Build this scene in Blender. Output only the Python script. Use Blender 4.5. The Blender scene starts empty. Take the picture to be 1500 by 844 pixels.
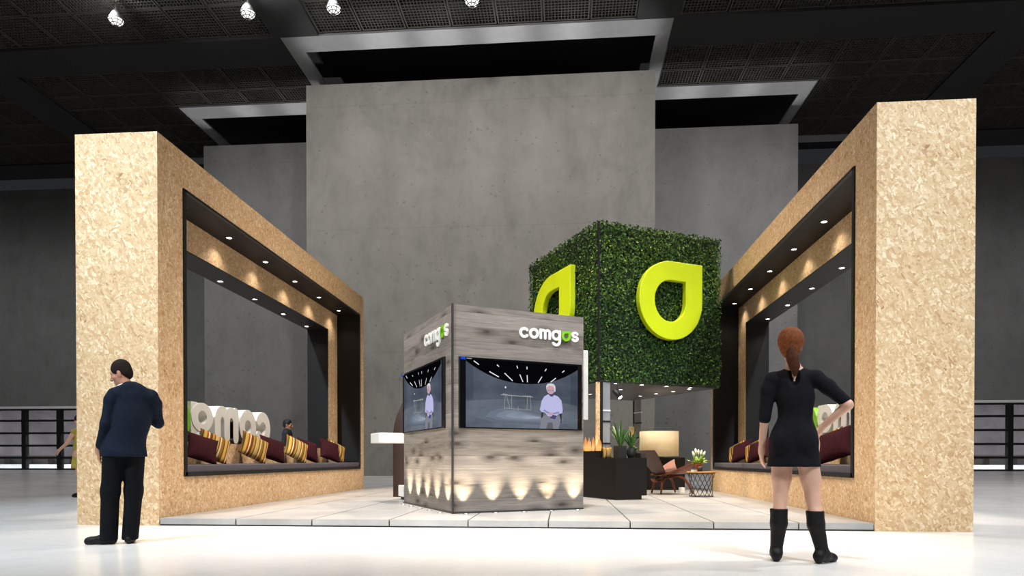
import bpy, bmesh, math, random
import numpy as np
from mathutils import Vector, Matrix, Euler
random.seed(7); rng=np.random.default_rng(7)
PI=math.pi; R=math.radians
sc=bpy.context.scene; COL=sc.collection
try:
    sc.view_settings.view_transform='Standard'; sc.view_settings.look='None'
except Exception: pass
sc.view_settings.exposure=0.0; sc.view_settings.gamma=1.0; sc.view_settings.use_curve_mapping=False

# ------------------------------------------------------------------ camera
cd=bpy.data.cameras.new('camera'); cam=bpy.data.objects.new('camera',cd); COL.objects.link(cam)
cd.sensor_fit='HORIZONTAL'; cd.sensor_width=36; cd.lens=36*970.4/1500; cd.shift_y=(683.4-422)/1500
cd.clip_start=.05; cd.clip_end=300
cam.location=(0,0,.8); cam.rotation_euler=(PI/2-.0101,0,.0775)
sc.camera=cam

# ------------------------------------------------------------------ object helpers
def lin(c): return tuple(((x/255)/12.92 if x/255<=.04045 else ((x/255+.055)/1.055)**2.4) for x in c)
def link(o,parent=None):
    COL.objects.link(o)
    if parent is not None: o.parent=parent
    return o
def tag(o,label=None,cat=None,group=None,kind=None):
    if label: o['label']=label
    if cat: o['category']=cat
    if group: o['group']=group
    if kind: o['kind']=kind
    return o
def thing(name,label,cat,loc=(0,0,0),rz=0,group=None):
    o=bpy.data.objects.new(name,None); link(o); o.empty_display_size=.1
    o.location=loc; o.rotation_euler=(0,0,rz)
    return tag(o,label,cat,group)
def copy_tree(o,parent=None):
    c=o.copy(); COL.objects.link(c)
    if parent is not None: c.parent=parent
    for ch in list(o.children): copy_tree(ch,c)
    return c

class MB:
    """collects shapes; build() links them as ONE mesh object"""
    def __init__(s): s.v=[]; s.f=[]; s.m=[]; s.mi=0; s.sm=[]; s.smooth=False
    def add(s,vs,fs,M=None):
        n=len(s.v)
        if M is not None: vs=[M@Vector(v) for v in vs]
        s.v+= [tuple(v) for v in vs]
        for f in fs: s.f.append([i+n for i in f]); s.m.append(s.mi); s.sm.append(s.smooth)
    def box(s,a,b,M=None):
        x0,x1=sorted((a[0],b[0])); y0,y1=sorted((a[1],b[1])); z0,z1=sorted((a[2],b[2]))
        s.add([(x0,y0,z0),(x1,y0,z0),(x1,y1,z0),(x0,y1,z0),(x0,y0,z1),(x1,y0,z1),(x1,y1,z1),(x0,y1,z1)],
              [(0,3,2,1),(4,5,6,7),(0,1,5,4),(1,2,6,5),(2,3,7,6),(3,0,4,7)],M)
    def tube(s,pts,r,n=10,closed=False,cap=True,M=None):
        pts=[Vector(p) for p in pts]; rs=r if hasattr(r,'__len__') else [r]*len(pts)
        N=len(pts); vs=[]; fs=[]; prev=None
        for i,p in enumerate(pts):
            if closed: t=(pts[(i+1)%N]-pts[i-1]).normalized()
            else: t=(pts[min(i+1,N-1)]-pts[max(i-1,0)]).normalized()
            if prev is None:
                a=Vector((0,0,1)) if abs(t.z)<.9 else Vector((1,0,0)); u=t.cross(a).normalized()
            else: u=(prev-t*prev.dot(t)).normalized()
            prev=u; w=t.cross(u)
            for k in range(n):
                an=2*PI*k/n; vs.append(p+(u*math.cos(an)+w*math.sin(an))*rs[i])
        for i in range(N if closed else N-1):
            j=(i+1)%N
            for k in range(n): fs.append((i*n+k,i*n+(k+1)%n,j*n+(k+1)%n,j*n+k))
        if cap and not closed:
            fs.append(tuple(reversed(range(n)))); fs.append(tuple((N-1)*n+k for k in range(n)))
        o=s.smooth; s.smooth=True; s.add(vs,fs,M); s.smooth=o
    def lathe(s,prof,n=32,M=None,cap=True,smooth=True):
        vs=[];fs=[]
        for (r,z) in prof:
            for k in range(n): vs.append((r*math.cos(2*PI*k/n),r*math.sin(2*PI*k/n),z))
        for i in range(len(prof)-1):
            for k in range(n): fs.append((i*n+k,i*n+(k+1)%n,(i+1)*n+(k+1)%n,(i+1)*n+k))
        if cap:
            fs.append(tuple(reversed(range(n)))); fs.append(tuple((len(prof)-1)*n+k for k in range(n)))
        o=s.smooth; s.smooth=smooth; s.add(vs,fs,M); s.smooth=o
    def prism(s,outline,d,M=None):
        """outline in xy extruded 0..d in z"""
        n=len(outline)
        vs=[(x,y,0) for x,y in outline]+[(x,y,d) for x,y in outline]
        fs=[tuple(reversed(range(n))),tuple(range(n,2*n))]+[(i,(i+1)%n,n+(i+1)%n,n+i) for i in range(n)]
        s.add(vs,fs,M)
    def strip(s,pr,d,M=None):
        """prism over a strip of left/right point pairs"""
        n=len(pr); vs=[(*a,0) for a,b in pr]+[(*b,0) for a,b in pr]+[(*a,d) for a,b in pr]+[(*b,d) for a,b in pr]; fs=[(0,n,3*n,2*n),(n-1,3*n-1,4*n-1,2*n-1)]
        for i in range(n-1): fs+=[(i,i+1,n+i+1,n+i),(2*n+i,3*n+i,3*n+i+1,2*n+i+1),(i,2*n+i,2*n+i+1,i+1),(n+i,n+i+1,3*n+i+1,3*n+i)]
        s.add(vs,fs,M)
    def ring(s,out,inn,d,M=None):
        """ring between two loops of equal length, extruded 0..d"""
        n=len(out)
        vs=[(x,y,0) for x,y in out]+[(x,y,0) for x,y in inn]+[(x,y,d) for x,y in out]+[(x,y,d) for x,y in inn]
        fs=[]
        for i in range(n):
            j=(i+1)%n
            fs+=[(i,n+i,n+j,j),(2*n+i,2*n+j,3*n+j,3*n+i),(i,j,2*n+j,2*n+i),(n+i,3*n+i,3*n+j,n+j)]
        s.add(vs,fs,M)
    def grid(s,P,closed_u=False):
        """P[i][j] points -> smooth quads"""
        n=len(P);m=len(P[0]); vs=[p for r in P for p in r]; fs=[]
        for i in range(n if closed_u else n-1):
            for j in range(m-1): fs.append((i*m+j,((i+1)%n)*m+j,((i+1)%n)*m+j+1,i*m+j+1))
        o=s.smooth; s.smooth=True; s.add(vs,fs); s.smooth=o
    def mesh(s,name,mats):
        me=bpy.data.meshes.new(name); me.from_pydata(s.v,[],s.f)
        for m in (mats if isinstance(mats,(list,tuple)) else [mats]): me.materials.append(m)
        me.polygons.foreach_set('material_index',s.m); me.polygons.foreach_set('use_smooth',s.sm)
        me.update(); return me
    def build(s,name,mats,parent=None,bevel=0,loc=None,rot=None,fixn=False,seg=2):
        me=s.mesh(name,mats)
        if fixn or bevel:
            bm=bmesh.new(); bm.from_mesh(me); bmesh.ops.recalc_face_normals(bm,faces=bm.faces)
            if bevel:
                es=[e for e in bm.edges if len(e.link_faces)==2 and e.calc_face_angle(0)>.6]
                bmesh.ops.bevel(bm,geom=es,offset=bevel,segments=seg,profile=.5,affect='EDGES',clamp_overlap=True)
            bm.to_mesh(me); bm.free()
        o=bpy.data.objects.new(name,me); link(o,parent)
        if loc is not None: o.location=loc
        if rot is not None: o.rotation_euler=rot
        return o
def arc(cx,cy,r,a0,a1,n=16,sx=1.0):
    return [(cx+sx*r*math.cos(R(a0+(a1-a0)*i/n)),cy+r*math.sin(R(a0+(a1-a0)*i/n))) for i in range(n+1)]
def stroke(pts,w,cap=True,ncap=8):
    """outline polygon of a thick line with round ends"""
    P=[Vector(p) for p in pts]; L=[];Rr=[]
    for i,p in enumerate(P):
        t=(P[min(i+1,len(P)-1)]-P[max(i-1,0)]).normalized(); n=Vector((-t.y,t.x))
        L.append(p+n*w/2); Rr.append(p-n*w/2)
    def fan(c,d):      # half-round end as a narrowing strip
        n=Vector((-d.y,d.x)); return [(c+d*w/2*math.sin(R(a))+n*w/2*math.cos(R(a)),c+d*w/2*math.sin(R(a))-n*w/2*math.cos(R(a))) for a in (22,45,65,80,88)]
    pr=list(zip(L,Rr))
    if cap:
        e=fan(P[-1],(P[-1]-P[-2]).normalized()); s=fan(P[0],(P[0]-P[1]).normalized())
        pr=[(b,a) for a,b in reversed(s)]+pr+e
    return [(tuple(a),tuple(b)) for a,b in pr]
def drop(cx,cy,r,q=1.0,n=12):
    """circle whose upper right quarter runs out into a square corner"""
    pts=arc(cx,cy,r,90,360,3*n)
    pts=[(x,y) for x,y in pts]
    return pts+[(cx+r,cy+r*.5),(cx+r,cy+r),(cx+r*.5,cy+r)]
def letter(ch,w=.27):
    """list of shapes (outer,inner|None); x-height 1"""
    r=.5-w/2
    if ch=='o': return [(arc(.5,.5,.5,0,360,40)[:-1],arc(.5,.5,.5-w,0,360,40)[:-1])],1.0
    if ch=='c': return [(stroke(arc(.5,.5,r,42,318,30),w),None)],.93
    if ch=='m':
        q=.24; s=[(stroke([(w/2,w/2),(w/2,1-w/2)],w),None)]
        for k in range(2):
            c=w/2+q+2*q*k
            s.append((stroke([(c-q,w/2),(c-q,.62)]+arc(c,1-w/2-q,q,180,0,14)+[(c+q,w/2)],w),None))
        return s,w+4*q
    if ch=='g':
        return [(arc(.5,.5,.5,0,360,40)[:-1],arc(.5,.5,.5-w,0,360,40)[:-1]),
                (stroke([(1-w/2,1-w/2),(1-w/2,-.05)]+arc(.5,-.05,r,0,-145,16)[1:],w),None)],1.0
    if ch=='a': return [(drop(.5,.5,.5),drop(.5,.5,.5-w*.98))],1.0
    if ch=='s':
        q=(1-w)/4; c=w/2+q*1.45
        return [(stroke(arc(c,1-w/2-q,q,25,265,18,1.45)+arc(c,w/2+q,q,90,-155,18,1.45),w),None)],w+q*2.9
def letter_mb(ch,h,depth,M,w=.27):
    """glyph of x-height h standing in local xz plane, front towards -y"""
    mb=MB(); shp,wd=letter(ch,w)
    for q_,(o,i) in enumerate(shp):
        e=min(.0016,depth*.03)*q_; D=depth-2*e; Mq=M@Matrix.Translation((0,0,e))
        if i is None: mb.strip([((a[0]*h,a[1]*h),(b[0]*h,b[1]*h)) for a,b in o],D,Mq)
        else: mb.ring([(x*h,y*h) for x,y in o],[(x*h,y*h) for x,y in i],D,Mq)
    return mb,wd*h
STAND=Matrix.Rotation(PI/2,4,'X')            # xy glyph -> xz, extruded towards -y

# ------------------------------------------------------------------ materials
def newmat(name):
    m=bpy.data.materials.new(name); m.use_nodes=True; nt=m.node_tree
    return m,nt,nt.nodes['Principled BSDF']
def nd(nt,t,**kw):
    n=nt.nodes.new(t)
    for k,v in kw.items():
        if k in n.inputs: n.inputs[k].default_value=v
        else: setattr(n,k,v)
    return n
def ramp(nt,fac,stops,interp='LINEAR'):
    r=nt.nodes.new('ShaderNodeValToRGB'); r.color_ramp.interpolation=interp
    e=r.color_ramp.elements
    while len(e)<len(stops): e.new(.5)
    for i,(p,c) in enumerate(stops): e[i].position=p; e[i].color=(*c,1)
    if fac is not None: nt.links.new(fac,r.inputs['Fac'])
    return r
def math_(nt,op,a,b=None):
    n=nt.nodes.new('ShaderNodeMath'); n.operation=op
    for i,x in enumerate((a,b)):
        if x is None: continue
        if isinstance(x,(int,float)): n.inputs[i].default_value=x
        else: nt.links.new(x,n.inputs[i])
    return n.outputs[0]
def mix(nt,fac,a,b,bt='MIX'):
    n=nt.nodes.new('ShaderNodeMix'); n.data_type='RGBA'; n.blend_type=bt
    for s,x in (('Factor',fac),('A',a),('B',b)):
        i=[k for k in n.inputs if k.name==s and (k.type=='VALUE' if s=='Factor' else k.type=='RGBA')][0]
        if isinstance(x,(int,float)): i.default_value=x
        elif isinstance(x,tuple): i.default_value=(*x,1)
        else: nt.links.new(x,i)
    return [k for k in n.outputs if k.type=='RGBA'][0]
def coords(nt,kind='Object'):
    return nt.nodes.new('ShaderNodeTexCoord').outputs[kind]
def mapping(nt,v,scale=(1,1,1),rot=(0,0,0),loc=(0,0,0)):
    n=nt.nodes.new('ShaderNodeMapping'); nt.links.new(v,n.inputs['Vector'])
    n.inputs['Scale'].default_value=scale; n.inputs['Rotation'].default_value=rot; n.inputs['Location'].default_value=loc
    return n.outputs[0]
def noise(nt,v,scale,detail=4,rough=.55,dist=0):
    n=nd(nt,'ShaderNodeTexNoise',Scale=scale,Detail=detail,Roughness=rough,Distortion=dist); nt.links.new(v,n.inputs['Vector']); return n.outputs['Fac']
def bump(nt,bsdf,h,strength=.2,dist=.01):
    b=nd(nt,'ShaderNodeBump',Strength=strength,Distance=dist); nt.links.new(h,b.inputs['Height']); nt.links.new(b.outputs[0],bsdf.inputs['Normal'])
def plain(name,c,rough=.6,metal=0,var=.12,scale=6,spec=.5,emit=None,estr=0):
    """a simple surface with slight procedural variation; c in sRGB 0-255"""
    m,nt,b=newmat(name); c=lin(c)
    if var>0:
        f=noise(nt,coords(nt),scale,3)
        r=ramp(nt,f,[(.3,tuple(x*(1-var) for x in c)),(.7,tuple(min(1,x*(1+var)) for x in c))])
        nt.links.new(r.outputs[0],b.inputs['Base Color'])
    else: b.inputs['Base Color'].default_value=(*c,1)
    b.inputs['Roughness'].default_value=rough; b.inputs['Metallic'].default_value=metal
    b.inputs['Specular IOR Level'].default_value=spec
    if emit: b.inputs['Emission Color'].default_value=(*lin(emit),1); b.inputs['Emission Strength'].default_value=estr
    return m
def osb_mat():
    m,nt,b=newmat('chipboard'); co=coords(nt)
    layers=[]
    for rot,sc_ in (((.6,.5,.8),(9,46,46)),((-.7,.9,-.4),(11,44,44)),((1.3,-.6,.5),(9,50,50)),((.2,1.2,1.0),(12,52,52)),((-.3,-.5,2.3),(6,24,24))):
        d=nd(nt,'ShaderNodeTexNoise',Scale=9.0,Detail=1.0); nt.links.new(co,d.inputs['Vector'])
        w=nt.nodes.new('ShaderNodeVectorMath'); w.operation='MULTIPLY_ADD'; nt.links.new(d.outputs['Color'],w.inputs[0]); w.inputs[1].default_value=(.03,.03,.03); nt.links.new(co,w.inputs[2])
        v=nd(nt,'ShaderNodeTexVoronoi',Scale=1.0); mp=mapping(nt,w.outputs[0],tuple(1/x for x in sc_),rot); mp.node.vector_type='TEXTURE'; nt.links.new(mp,v.inputs['Vector'])
        s=nt.nodes.new('ShaderNodeSeparateColor'); nt.links.new(v.outputs['Color'],s.inputs[0]); layers.append((s.outputs[0],s.outputs[1]))
    val,top=layers[0]
    for a,h in layers[1:]:
        g=math_(nt,'GREATER_THAN',h,top)
        mm=nt.nodes.new('ShaderNodeMix'); nt.links.new(g,mm.inputs[0]); nt.links.new(val,mm.inputs[2]); nt.links.new(a,mm.inputs[3]); val=mm.outputs[0]
        top=math_(nt,'MAXIMUM',top,h)
    fine=noise(nt,mapping(nt,co,(20,20,60)),3,5,.7)
    val2=math_(nt,'ADD',math_(nt,'MULTIPLY',val,.75),math_(nt,'MULTIPLY',fine,.3))
    big=noise(nt,co,2.2,4,.7); val2=math_(nt,'ADD',val2,math_(nt,'MULTIPLY',math_(nt,'SUBTRACT',big,.5),.45))
    r=ramp(nt,val2,[(.06,lin((146,100,64))),(.16,lin((190,150,108))),(.42,lin((206,170,128))),(.70,lin((214,182,142))),(.95,lin((234,212,178)))])
    nt.links.new(r.outputs[0],b.inputs['Base Color']); b.inputs['Roughness'].default_value=.62
    b.inputs['Specular IOR Level'].default_value=.3
    bump(nt,b,val2,.12,.004); return m
def concrete_mat(name,c,stain=.18,pit=True):
    m,nt,b=newmat(name); co=coords(nt); c=lin(c)
    big=noise(nt,co,.45,8,.68,.6); mid=noise(nt,mapping(nt,co,(1,1,.35)),1.3,6,.65)
    f=math_(nt,'ADD',math_(nt,'MULTIPLY',big,.6),math_(nt,'MULTIPLY',mid,.4))
    r=ramp(nt,f,[(.3,tuple(x*(1-stain*1.3) for x in c)),(.5,c),(.72,tuple(x*(1+stain) for x in c))])
    colr=r.outputs[0]
    if pit:
        v=nd(nt,'ShaderNodeTexVoronoi',Scale=2.6); nt.links.new(co,v.inputs['Vector'])
        msk=noise(nt,co,.5,3)
        ns=noise(nt,co,11,4)
        p=math_(nt,'LESS_THAN',math_(nt,'ADD',v.outputs['Distance'],math_(nt,'MULTIPLY',ns,.22)),math_(nt,'MULTIPLY',msk,.44))
        colr=mix(nt,math_(nt,'MULTIPLY',p,.38),colr,tuple(x*.45 for x in c))
        # board joints of the formwork
        sx=nt.nodes.new('ShaderNodeSeparateXYZ'); nt.links.new(co,sx.inputs[0])
        for ax,per in ((2,6.1),):
            fr=math_(nt,'FRACT',math_(nt,'MULTIPLY',sx.outputs[ax],1/per))
            l=math_(nt,'LESS_THAN',fr,.006); colr=mix(nt,math_(nt,'MULTIPLY',l,.2),colr,tuple(x*.5 for x in c))
        bump(nt,b,mid,.25,.03)
    nt.links.new(colr,b.inputs['Base Color']); b.inputs['Roughness'].default_value=.8; b.inputs['Specular IOR Level'].default_value=.25
    return m
def floor_mat():
    m,nt,b=newmat('polished_floor'); co=coords(nt)
    f=noise(nt,co,.5,6,.6,.4); g=noise(nt,co,9,5,.7)
    s=math_(nt,'ADD',math_(nt,'MULTIPLY',f,.7),math_(nt,'MULTIPLY',g,.3))
    r=ramp(nt,s,[(.3,lin((216,214,212))),(.5,lin((226,224,222))),(.7,lin((234,232,229)))])
    nt.links.new(r.outputs[0],b.inputs['Base Color'])
    rr=ramp(nt,f,[(.25,(.20,)*3),(.75,(.27,)*3)]); nt.links.new(rr.outputs[0],b.inputs['Roughness'])
    b.inputs['Specular IOR Level'].default_value=.5
    return m
def plank_mat():
    m,nt,b=newmat('weathered_planks'); co=coords(nt)
    sx=nt.nodes.new('ShaderNodeSeparateXYZ'); nt.links.new(co,sx.inputs[0])
    u=math_(nt,'ADD',sx.outputs[0],sx.outputs[1]); z=sx.outputs[2]
    zi=math_(nt,'MULTIPLY',z,1/.19); idx=math_(nt,'FLOOR',zi); fr=math_(nt,'FRACT',zi)
    wn=nd(nt,'ShaderNodeTexWhiteNoise',noise_dimensions='1D'); nt.links.new(idx,wn.inputs['W'])
    off=math_(nt,'MULTIPLY',wn.outputs['Value'],37.0)
    def vec(su,sz,add=0):
        c=nt.nodes.new('ShaderNodeCombineXYZ'); nt.links.new(math_(nt,'MULTIPLY',math_(nt,'ADD',u,off),su),c.inputs[0]); nt.links.new(math_(nt,'MULTIPLY',z,sz),c.inputs[1]); nt.links.new(math_(nt,'ADD',off,add),c.inputs[2]); return c.outputs[0]
    kv=vec(1.7,4.2); vk=nd(nt,'ShaderNodeTexVoronoi',Scale=1.0,voronoi_dimensions='2D'); nt.links.new(kv,vk.inputs['Vector'])
    # grain pushed aside around the knots
    grain=noise(nt,vec(1.1,30),1.6,7,.68,.9); grain2=noise(nt,vec(.9,7),1.2,4,.6,.8); fine=noise(nt,vec(5,140),1.5,3,.6)
    s=math_(nt,'ADD',math_(nt,'ADD',math_(nt,'MULTIPLY',grain,.5),math_(nt,'MULTIPLY',grain2,.35)),math_(nt,'MULTIPLY',fine,.15))
    s=math_(nt,'ADD',s,math_(nt,'MULTIPLY',math_(nt,'SUBTRACT',wn.outputs['Value'],.5),.13))
    r=ramp(nt,s,[(.28,lin((78,71,65))),(.42,lin((110,102,95))),(.55,lin((130,121,114))),(.74,lin((158,149,142)))])
    k1=ramp(nt,math_(nt,'ADD',vk.outputs['Distance'],math_(nt,'MULTIPLY',grain,.06)),[(.08,(1,1,1)),(.16,(.6,.6,.6)),(.40,(0,0,0))])
    ks=nt.nodes.new('ShaderNodeSeparateColor'); nt.links.new(vk.outputs['Color'],ks.inputs[0])
    kk=math_(nt,'MULTIPLY',k1.outputs[0],math_(nt,'GREATER_THAN',ks.outputs[0],.42))
    col=mix(nt,math_(nt,'MULTIPLY',kk,.9),r.outputs[0],lin((52,44,39)))
    seam=math_(nt,'LESS_THAN',fr,.025)
    col=mix(nt,math_(nt,'MULTIPLY',seam,.55),col,lin((60,52,48)))
    nt.links.new(col,b.inputs['Base Color']); b.inputs['Roughness'].default_value=.7; b.inputs['Specular IOR Level'].default_value=.25
    bump(nt,b,s,.2,.004); return m
def stripe_mat():
    m,nt,b=newmat('striped_fabric'); co=coords(nt)
    sx=nt.nodes.new('ShaderNodeSeparateXYZ'); nt.links.new(co,sx.inputs[0])
    wob=noise(nt,co,14,2)
    f=math_(nt,'FRACT',math_(nt,'ADD',math_(nt,'MULTIPLY',sx.outputs[0],3.1),math_(nt,'MULTIPLY',wob,.02)))
    C=[(0, (164, 134, 77)), (0.1, (100, 60, 28)), (0.16, (189, 171, 126)), (0.22, (126, 87, 36)), (0.34, (72, 68, 36)), (0.4, (179, 142, 70)), (0.52, (129, 72, 30)), (0.6, (193, 178, 134)), (0.66, (94, 55, 26)), (0.78, (164, 119, 50)), (0.86, (77, 77, 47)), (0.92, (173, 144, 87))]
    r=ramp(nt,f,[(p,lin(c)) for p,c in C],'CONSTANT')
    nt.links.new(r.outputs[0],b.inputs['Base Color']); b.inputs['Roughness'].default_value=.9; b.inputs['Specular IOR Level'].default_value=.1
    bump(nt,b,noise(nt,co,120,2),.3,.003); return m
def leaf_mat():
    m,nt,b=newmat('hedge_leaf')
    a=nt.nodes.new('ShaderNodeAttribute'); a.attribute_name='tint'
    r=ramp(nt,a.outputs['Fac'],[(0,lin((18,42,10))),(.35,lin((46,80,22))),(.7,lin((78,112,34))),(.92,lin((124,148,48))),(1,lin((184,190,76)))])
    nt.links.new(r.outputs[0],b.inputs['Base Color']); b.inputs['Roughness'].default_value=.6; b.inputs['Specular IOR Level'].default_value=.3
    return m
def emit_mat(name,c,s):
    m,nt,b=newmat(name); b.inputs['Base Color'].default_value=(0,0,0,1); b.inputs['Emission Color'].default_value=(*lin(c),1); b.inputs['Emission Strength'].default_value=s
    b.inputs['Roughness'].default_value=.5; b.inputs['Specular IOR Level'].default_value=0; return m
def screen_mat(name,c,c2,scale=1.5):
    m,nt,b=newmat(name); f=noise(nt,mapping(nt,coords(nt),(1,1,2)),scale,3)
    r=ramp(nt,f,[(.35,lin(c)),(.65,lin(c2))]); b.inputs['Base Color'].default_value=(.005,.005,.005,1)
    nt.links.new(r.outputs[0],b.inputs['Emission Color']); b.inputs['Emission Strength'].default_value=1.0; b.inputs['Roughness'].default_value=.4; b.inputs['Specular IOR Level'].default_value=.05
    return m
def tile_mat():
    m,nt,b=newmat('platform_slab'); co=coords(nt)
    f=noise(nt,co,1.1,5,.6,.3); g=noise(nt,mapping(nt,co,(1,8,1)),3,4)
    r=ramp(nt,math_(nt,'ADD',math_(nt,'MULTIPLY',f,.65),math_(nt,'MULTIPLY',g,.35)),[(.3,lin((138,137,135))),(.5,lin((156,154,152))),(.7,lin((174,172,169)))])
    nt.links.new(r.outputs[0],b.inputs['Base Color']); b.inputs['Roughness'].default_value=.32; return m
def glass_mat(name,c=(.8,.85,.85),alpha=.25,rough=.05):
    m,nt,b=newmat(name); out=nt.nodes['Material Output']
    t=nt.nodes.new('ShaderNodeBsdfTransparent'); t.inputs[0].default_value=(*c,1)
    g=nt.nodes.new('ShaderNodeBsdfGlossy'); g.inputs['Roughness'].default_value=rough; g.inputs['Color'].default_value=(.9,.9,.9,1)
    ms=nt.nodes.new('ShaderNodeMixShader'); ms.inputs[0].default_value=alpha
    nt.links.new(t.outputs[0],ms.inputs[1]); nt.links.new(g.outputs[0],ms.inputs[2]); nt.links.new(ms.outputs[0],out.inputs['Surface'])
    nt.nodes.remove(b); return m
def flame_mat():
    m,nt,b=newmat('gas_flame'); sx=nt.nodes.new('ShaderNodeSeparateXYZ'); nt.links.new(coords(nt),sx.inputs[0])
    r=ramp(nt,math_(nt,'MULTIPLY',sx.outputs[2],1/.3),[(0,lin((70,70,255))),(.14,lin((150,110,255))),(.28,lin((255,170,70))),(.65,lin((255,200,120))),(1,lin((240,150,70)))])
    b.inputs['Base Color'].default_value=(0,0,0,1); nt.links.new(r.outputs[0],b.inputs['Emission Color']); b.inputs['Emission Strength'].default_value=1.0
    b.inputs['Alpha'].default_value=.6
    return m

M={}
M['osb']=osb_mat(); M['floor']=floor_mat(); M['plank']=plank_mat(); M['stripe']=stripe_mat(); M['leaf']=leaf_mat(); M['tile']=tile_mat()
M['core']=concrete_mat('concrete_core',(138,135,130),.22); M['core2']=concrete_mat('concrete_side',(134,134,134)); M['core3']=concrete_mat('concrete_far',(120,120,120))
M['black']=plain('black_lacquer',(19,15,13),.55,spec=.25); M['blackmetal']=plain('black_metal',(28,28,29),.45,.3); M['dark']=plain('dark_grey_panel',(42,38,35),.5)
M['ceil']=plain('dark_ceiling_paint',(24,24,25),.85,var=.06,scale=2); M['strip']=plain('lit_edge_beam',(120,121,123),.7,var=.06,scale=2); M['void']=plain('black_void',(4,4,4),.9,var=0,spec=0)  # edge beams: same paint as the ceiling, light put into the paler colour
M['grille']=plain('grille_metal',(70,68,64),.45,.4,var=.08)
M['white']=plain('white_lacquer',(222,219,213),.4,var=.03); M['lime']=plain('lime_lacquer',(192,208,14),.42,var=.05,scale=2); M['lime2']=plain('lime_letter',(120,176,28),.4,var=.05)
M['cushion']=plain('charcoal_fabric',(88,84,90),.9,var=.12,scale=40,spec=.15); M['maroon']=plain('maroon_fabric',(50,18,23),.9,var=.2,scale=30,spec=.1)
M['trim']=plain('dark_steel_trim',(70,68,68),.4,.6); M['steel']=plain('brushed_steel',(150,150,150),.35,.9)
M['lamp']=emit_mat('lamp_glow',(255,244,226),14); M['flood']=emit_mat('flood_glow',(255,252,245),1.8); M['uplamp']=emit_mat('uplight_glow',(255,240,205),6)
M['skin']=plain('skin',(214,166,142),.55,var=.06,scale=12); M['skin2']=plain('skin_tan',(176,124,98),.55,var=.06,scale=12)
M['navy']=plain('navy_wool',(17,25,39),.85,var=.15,scale=25,spec=.15); M['trouser']=plain('black_wool',(15,17,20),.9,var=.15,scale=25,spec=.1)
M['hairdark']=plain('dark_hair',(34,25,21),.85,var=.3,scale=60,spec=.15); M['hairbrown']=plain('auburn_hair',(112,60,30),.75,var=.35,scale=50,spec=.2); M['hairnape']=plain('dark_auburn_hair',(70,38,24),.8,var=.3,scale=50,spec=.15)
M['dress']=plain('black_jersey',(23,22,26),.9,var=.15,scale=25,spec=.1); M['boot']=plain('black_leather',(15,12,11),.6,spec=.25,var=.1); M['mustard']=plain('mustard_cloth',(178,158,66),.85,var=.12)
M['brown']=plain('brown_board',(54,27,12),.55,var=.15,scale=4); M['walnutshade']=plain('shaded_walnut',(66,34,22),.4,var=.2,scale=9); M['walnut']=plain('walnut_veneer',(112,50,22),.5,var=.25,scale=9); M['leather']=plain('brown_leather',(64,32,22),.4,var=.15)  # chair back's shade is painted in as a darker walnut

_m,_nt,_b=newmat('cream_lampshade'); _o=_nt.nodes['Material Output']; _t=nd(_nt,'ShaderNodeBsdfTranslucent'); _t.inputs[0].default_value=(*lin((244,232,204)),1)
_r=ramp(_nt,noise(_nt,coords(_nt),9,3),[(.3,lin((232,222,198))),(.7,lin((242,232,210)))]); _nt.links.new(_r.outputs[0],_b.inputs['Base Color']); _b.inputs['Roughness'].default_value=.85
_x=nd(_nt,'ShaderNodeMixShader'); _x.inputs[0].default_value=.5; _nt.links.new(_b.outputs[0],_x.inputs[1]); _nt.links.new(_t.outputs[0],_x.inputs[2]); _nt.links.new(_x.outputs[0],_o.inputs['Surface']); M['shade']=_m
M['terracotta']=plain('terracotta',(164,92,60),.8); M['soil']=plain('soil',(40,28,20),.95)
M['plant']=plain('plant_leaf',(62,104,40),.5,var=.35,scale=9); M['plant2']=plain('pale_plant_leaf',(150,180,70),.5,var=.3,scale=30); M['petal']=plain('cream_petal',(240,240,214),.5,var=.04)
M['tabletop']=plain('oak_tabletop',(176,120,56),.45,var=.25,scale=14); M['pot']=plain('dark_planter',(36,34,33),.6)
M['mirror']=plain('pale_mirror',(170,170,172),.2,.35,var=.03); M['flame']=flame_mat(); M['rail']=plain('white_bar',(225,225,225),.4,var=0)
M['pane']=glass_mat('window_glass',(.86,.88,.9),.12)
M['outwall']=plain('outside_wall',(96,90,92),.9,var=.25,scale=.6); M['outfloor']=plain('outside_pavement',(225,226,228),.8,var=.06); M['outkerb']=plain('outside_kerb',(235,237,240),.8,var=.03)
# ------------------------------------------------------------------ the hall
def struct(name,mb,m,**k):
    o=mb.build(name,m,**k); o['kind']='structure'; return o
ZC=20.5
f=MB(); f.box((-62,-30,-.3),(54,48.2,0)); struct('floor',f,M['floor'])
# stepped concrete core and the far wall behind it
w=MB(); w.box((-12.78,32.26,0),(4.36,47,19.42)); struct('wall_core',w,M['core'])
w=MB(); w.box((-21.32,38,0),(-12.78,47.2,19.42)); w.box((4.36,38,0),(12.95,47.2,19.42)); struct('wall_core_sides',w,M['core2'])
w=MB(); w.box((-62,48,4.9),(54,48.5,21.5)); w.box((-30,47.9,0),(22,48.5,4.9)); struct('wall_back',w,M['core3'])
w=MB(); w.box((-62.4,-30,0),(-62,48.5,21.5)); struct('wall_left',w,M['core3'])
w=MB(); w.box((54,-30,0),(54.4,48.5,21.5)); struct('wall_right',w,M['core3'])
w=MB(); w.box((-62,-30.4,0),(54,-30,21.5)); struct('wall_front',w,M['core3'])
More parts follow.
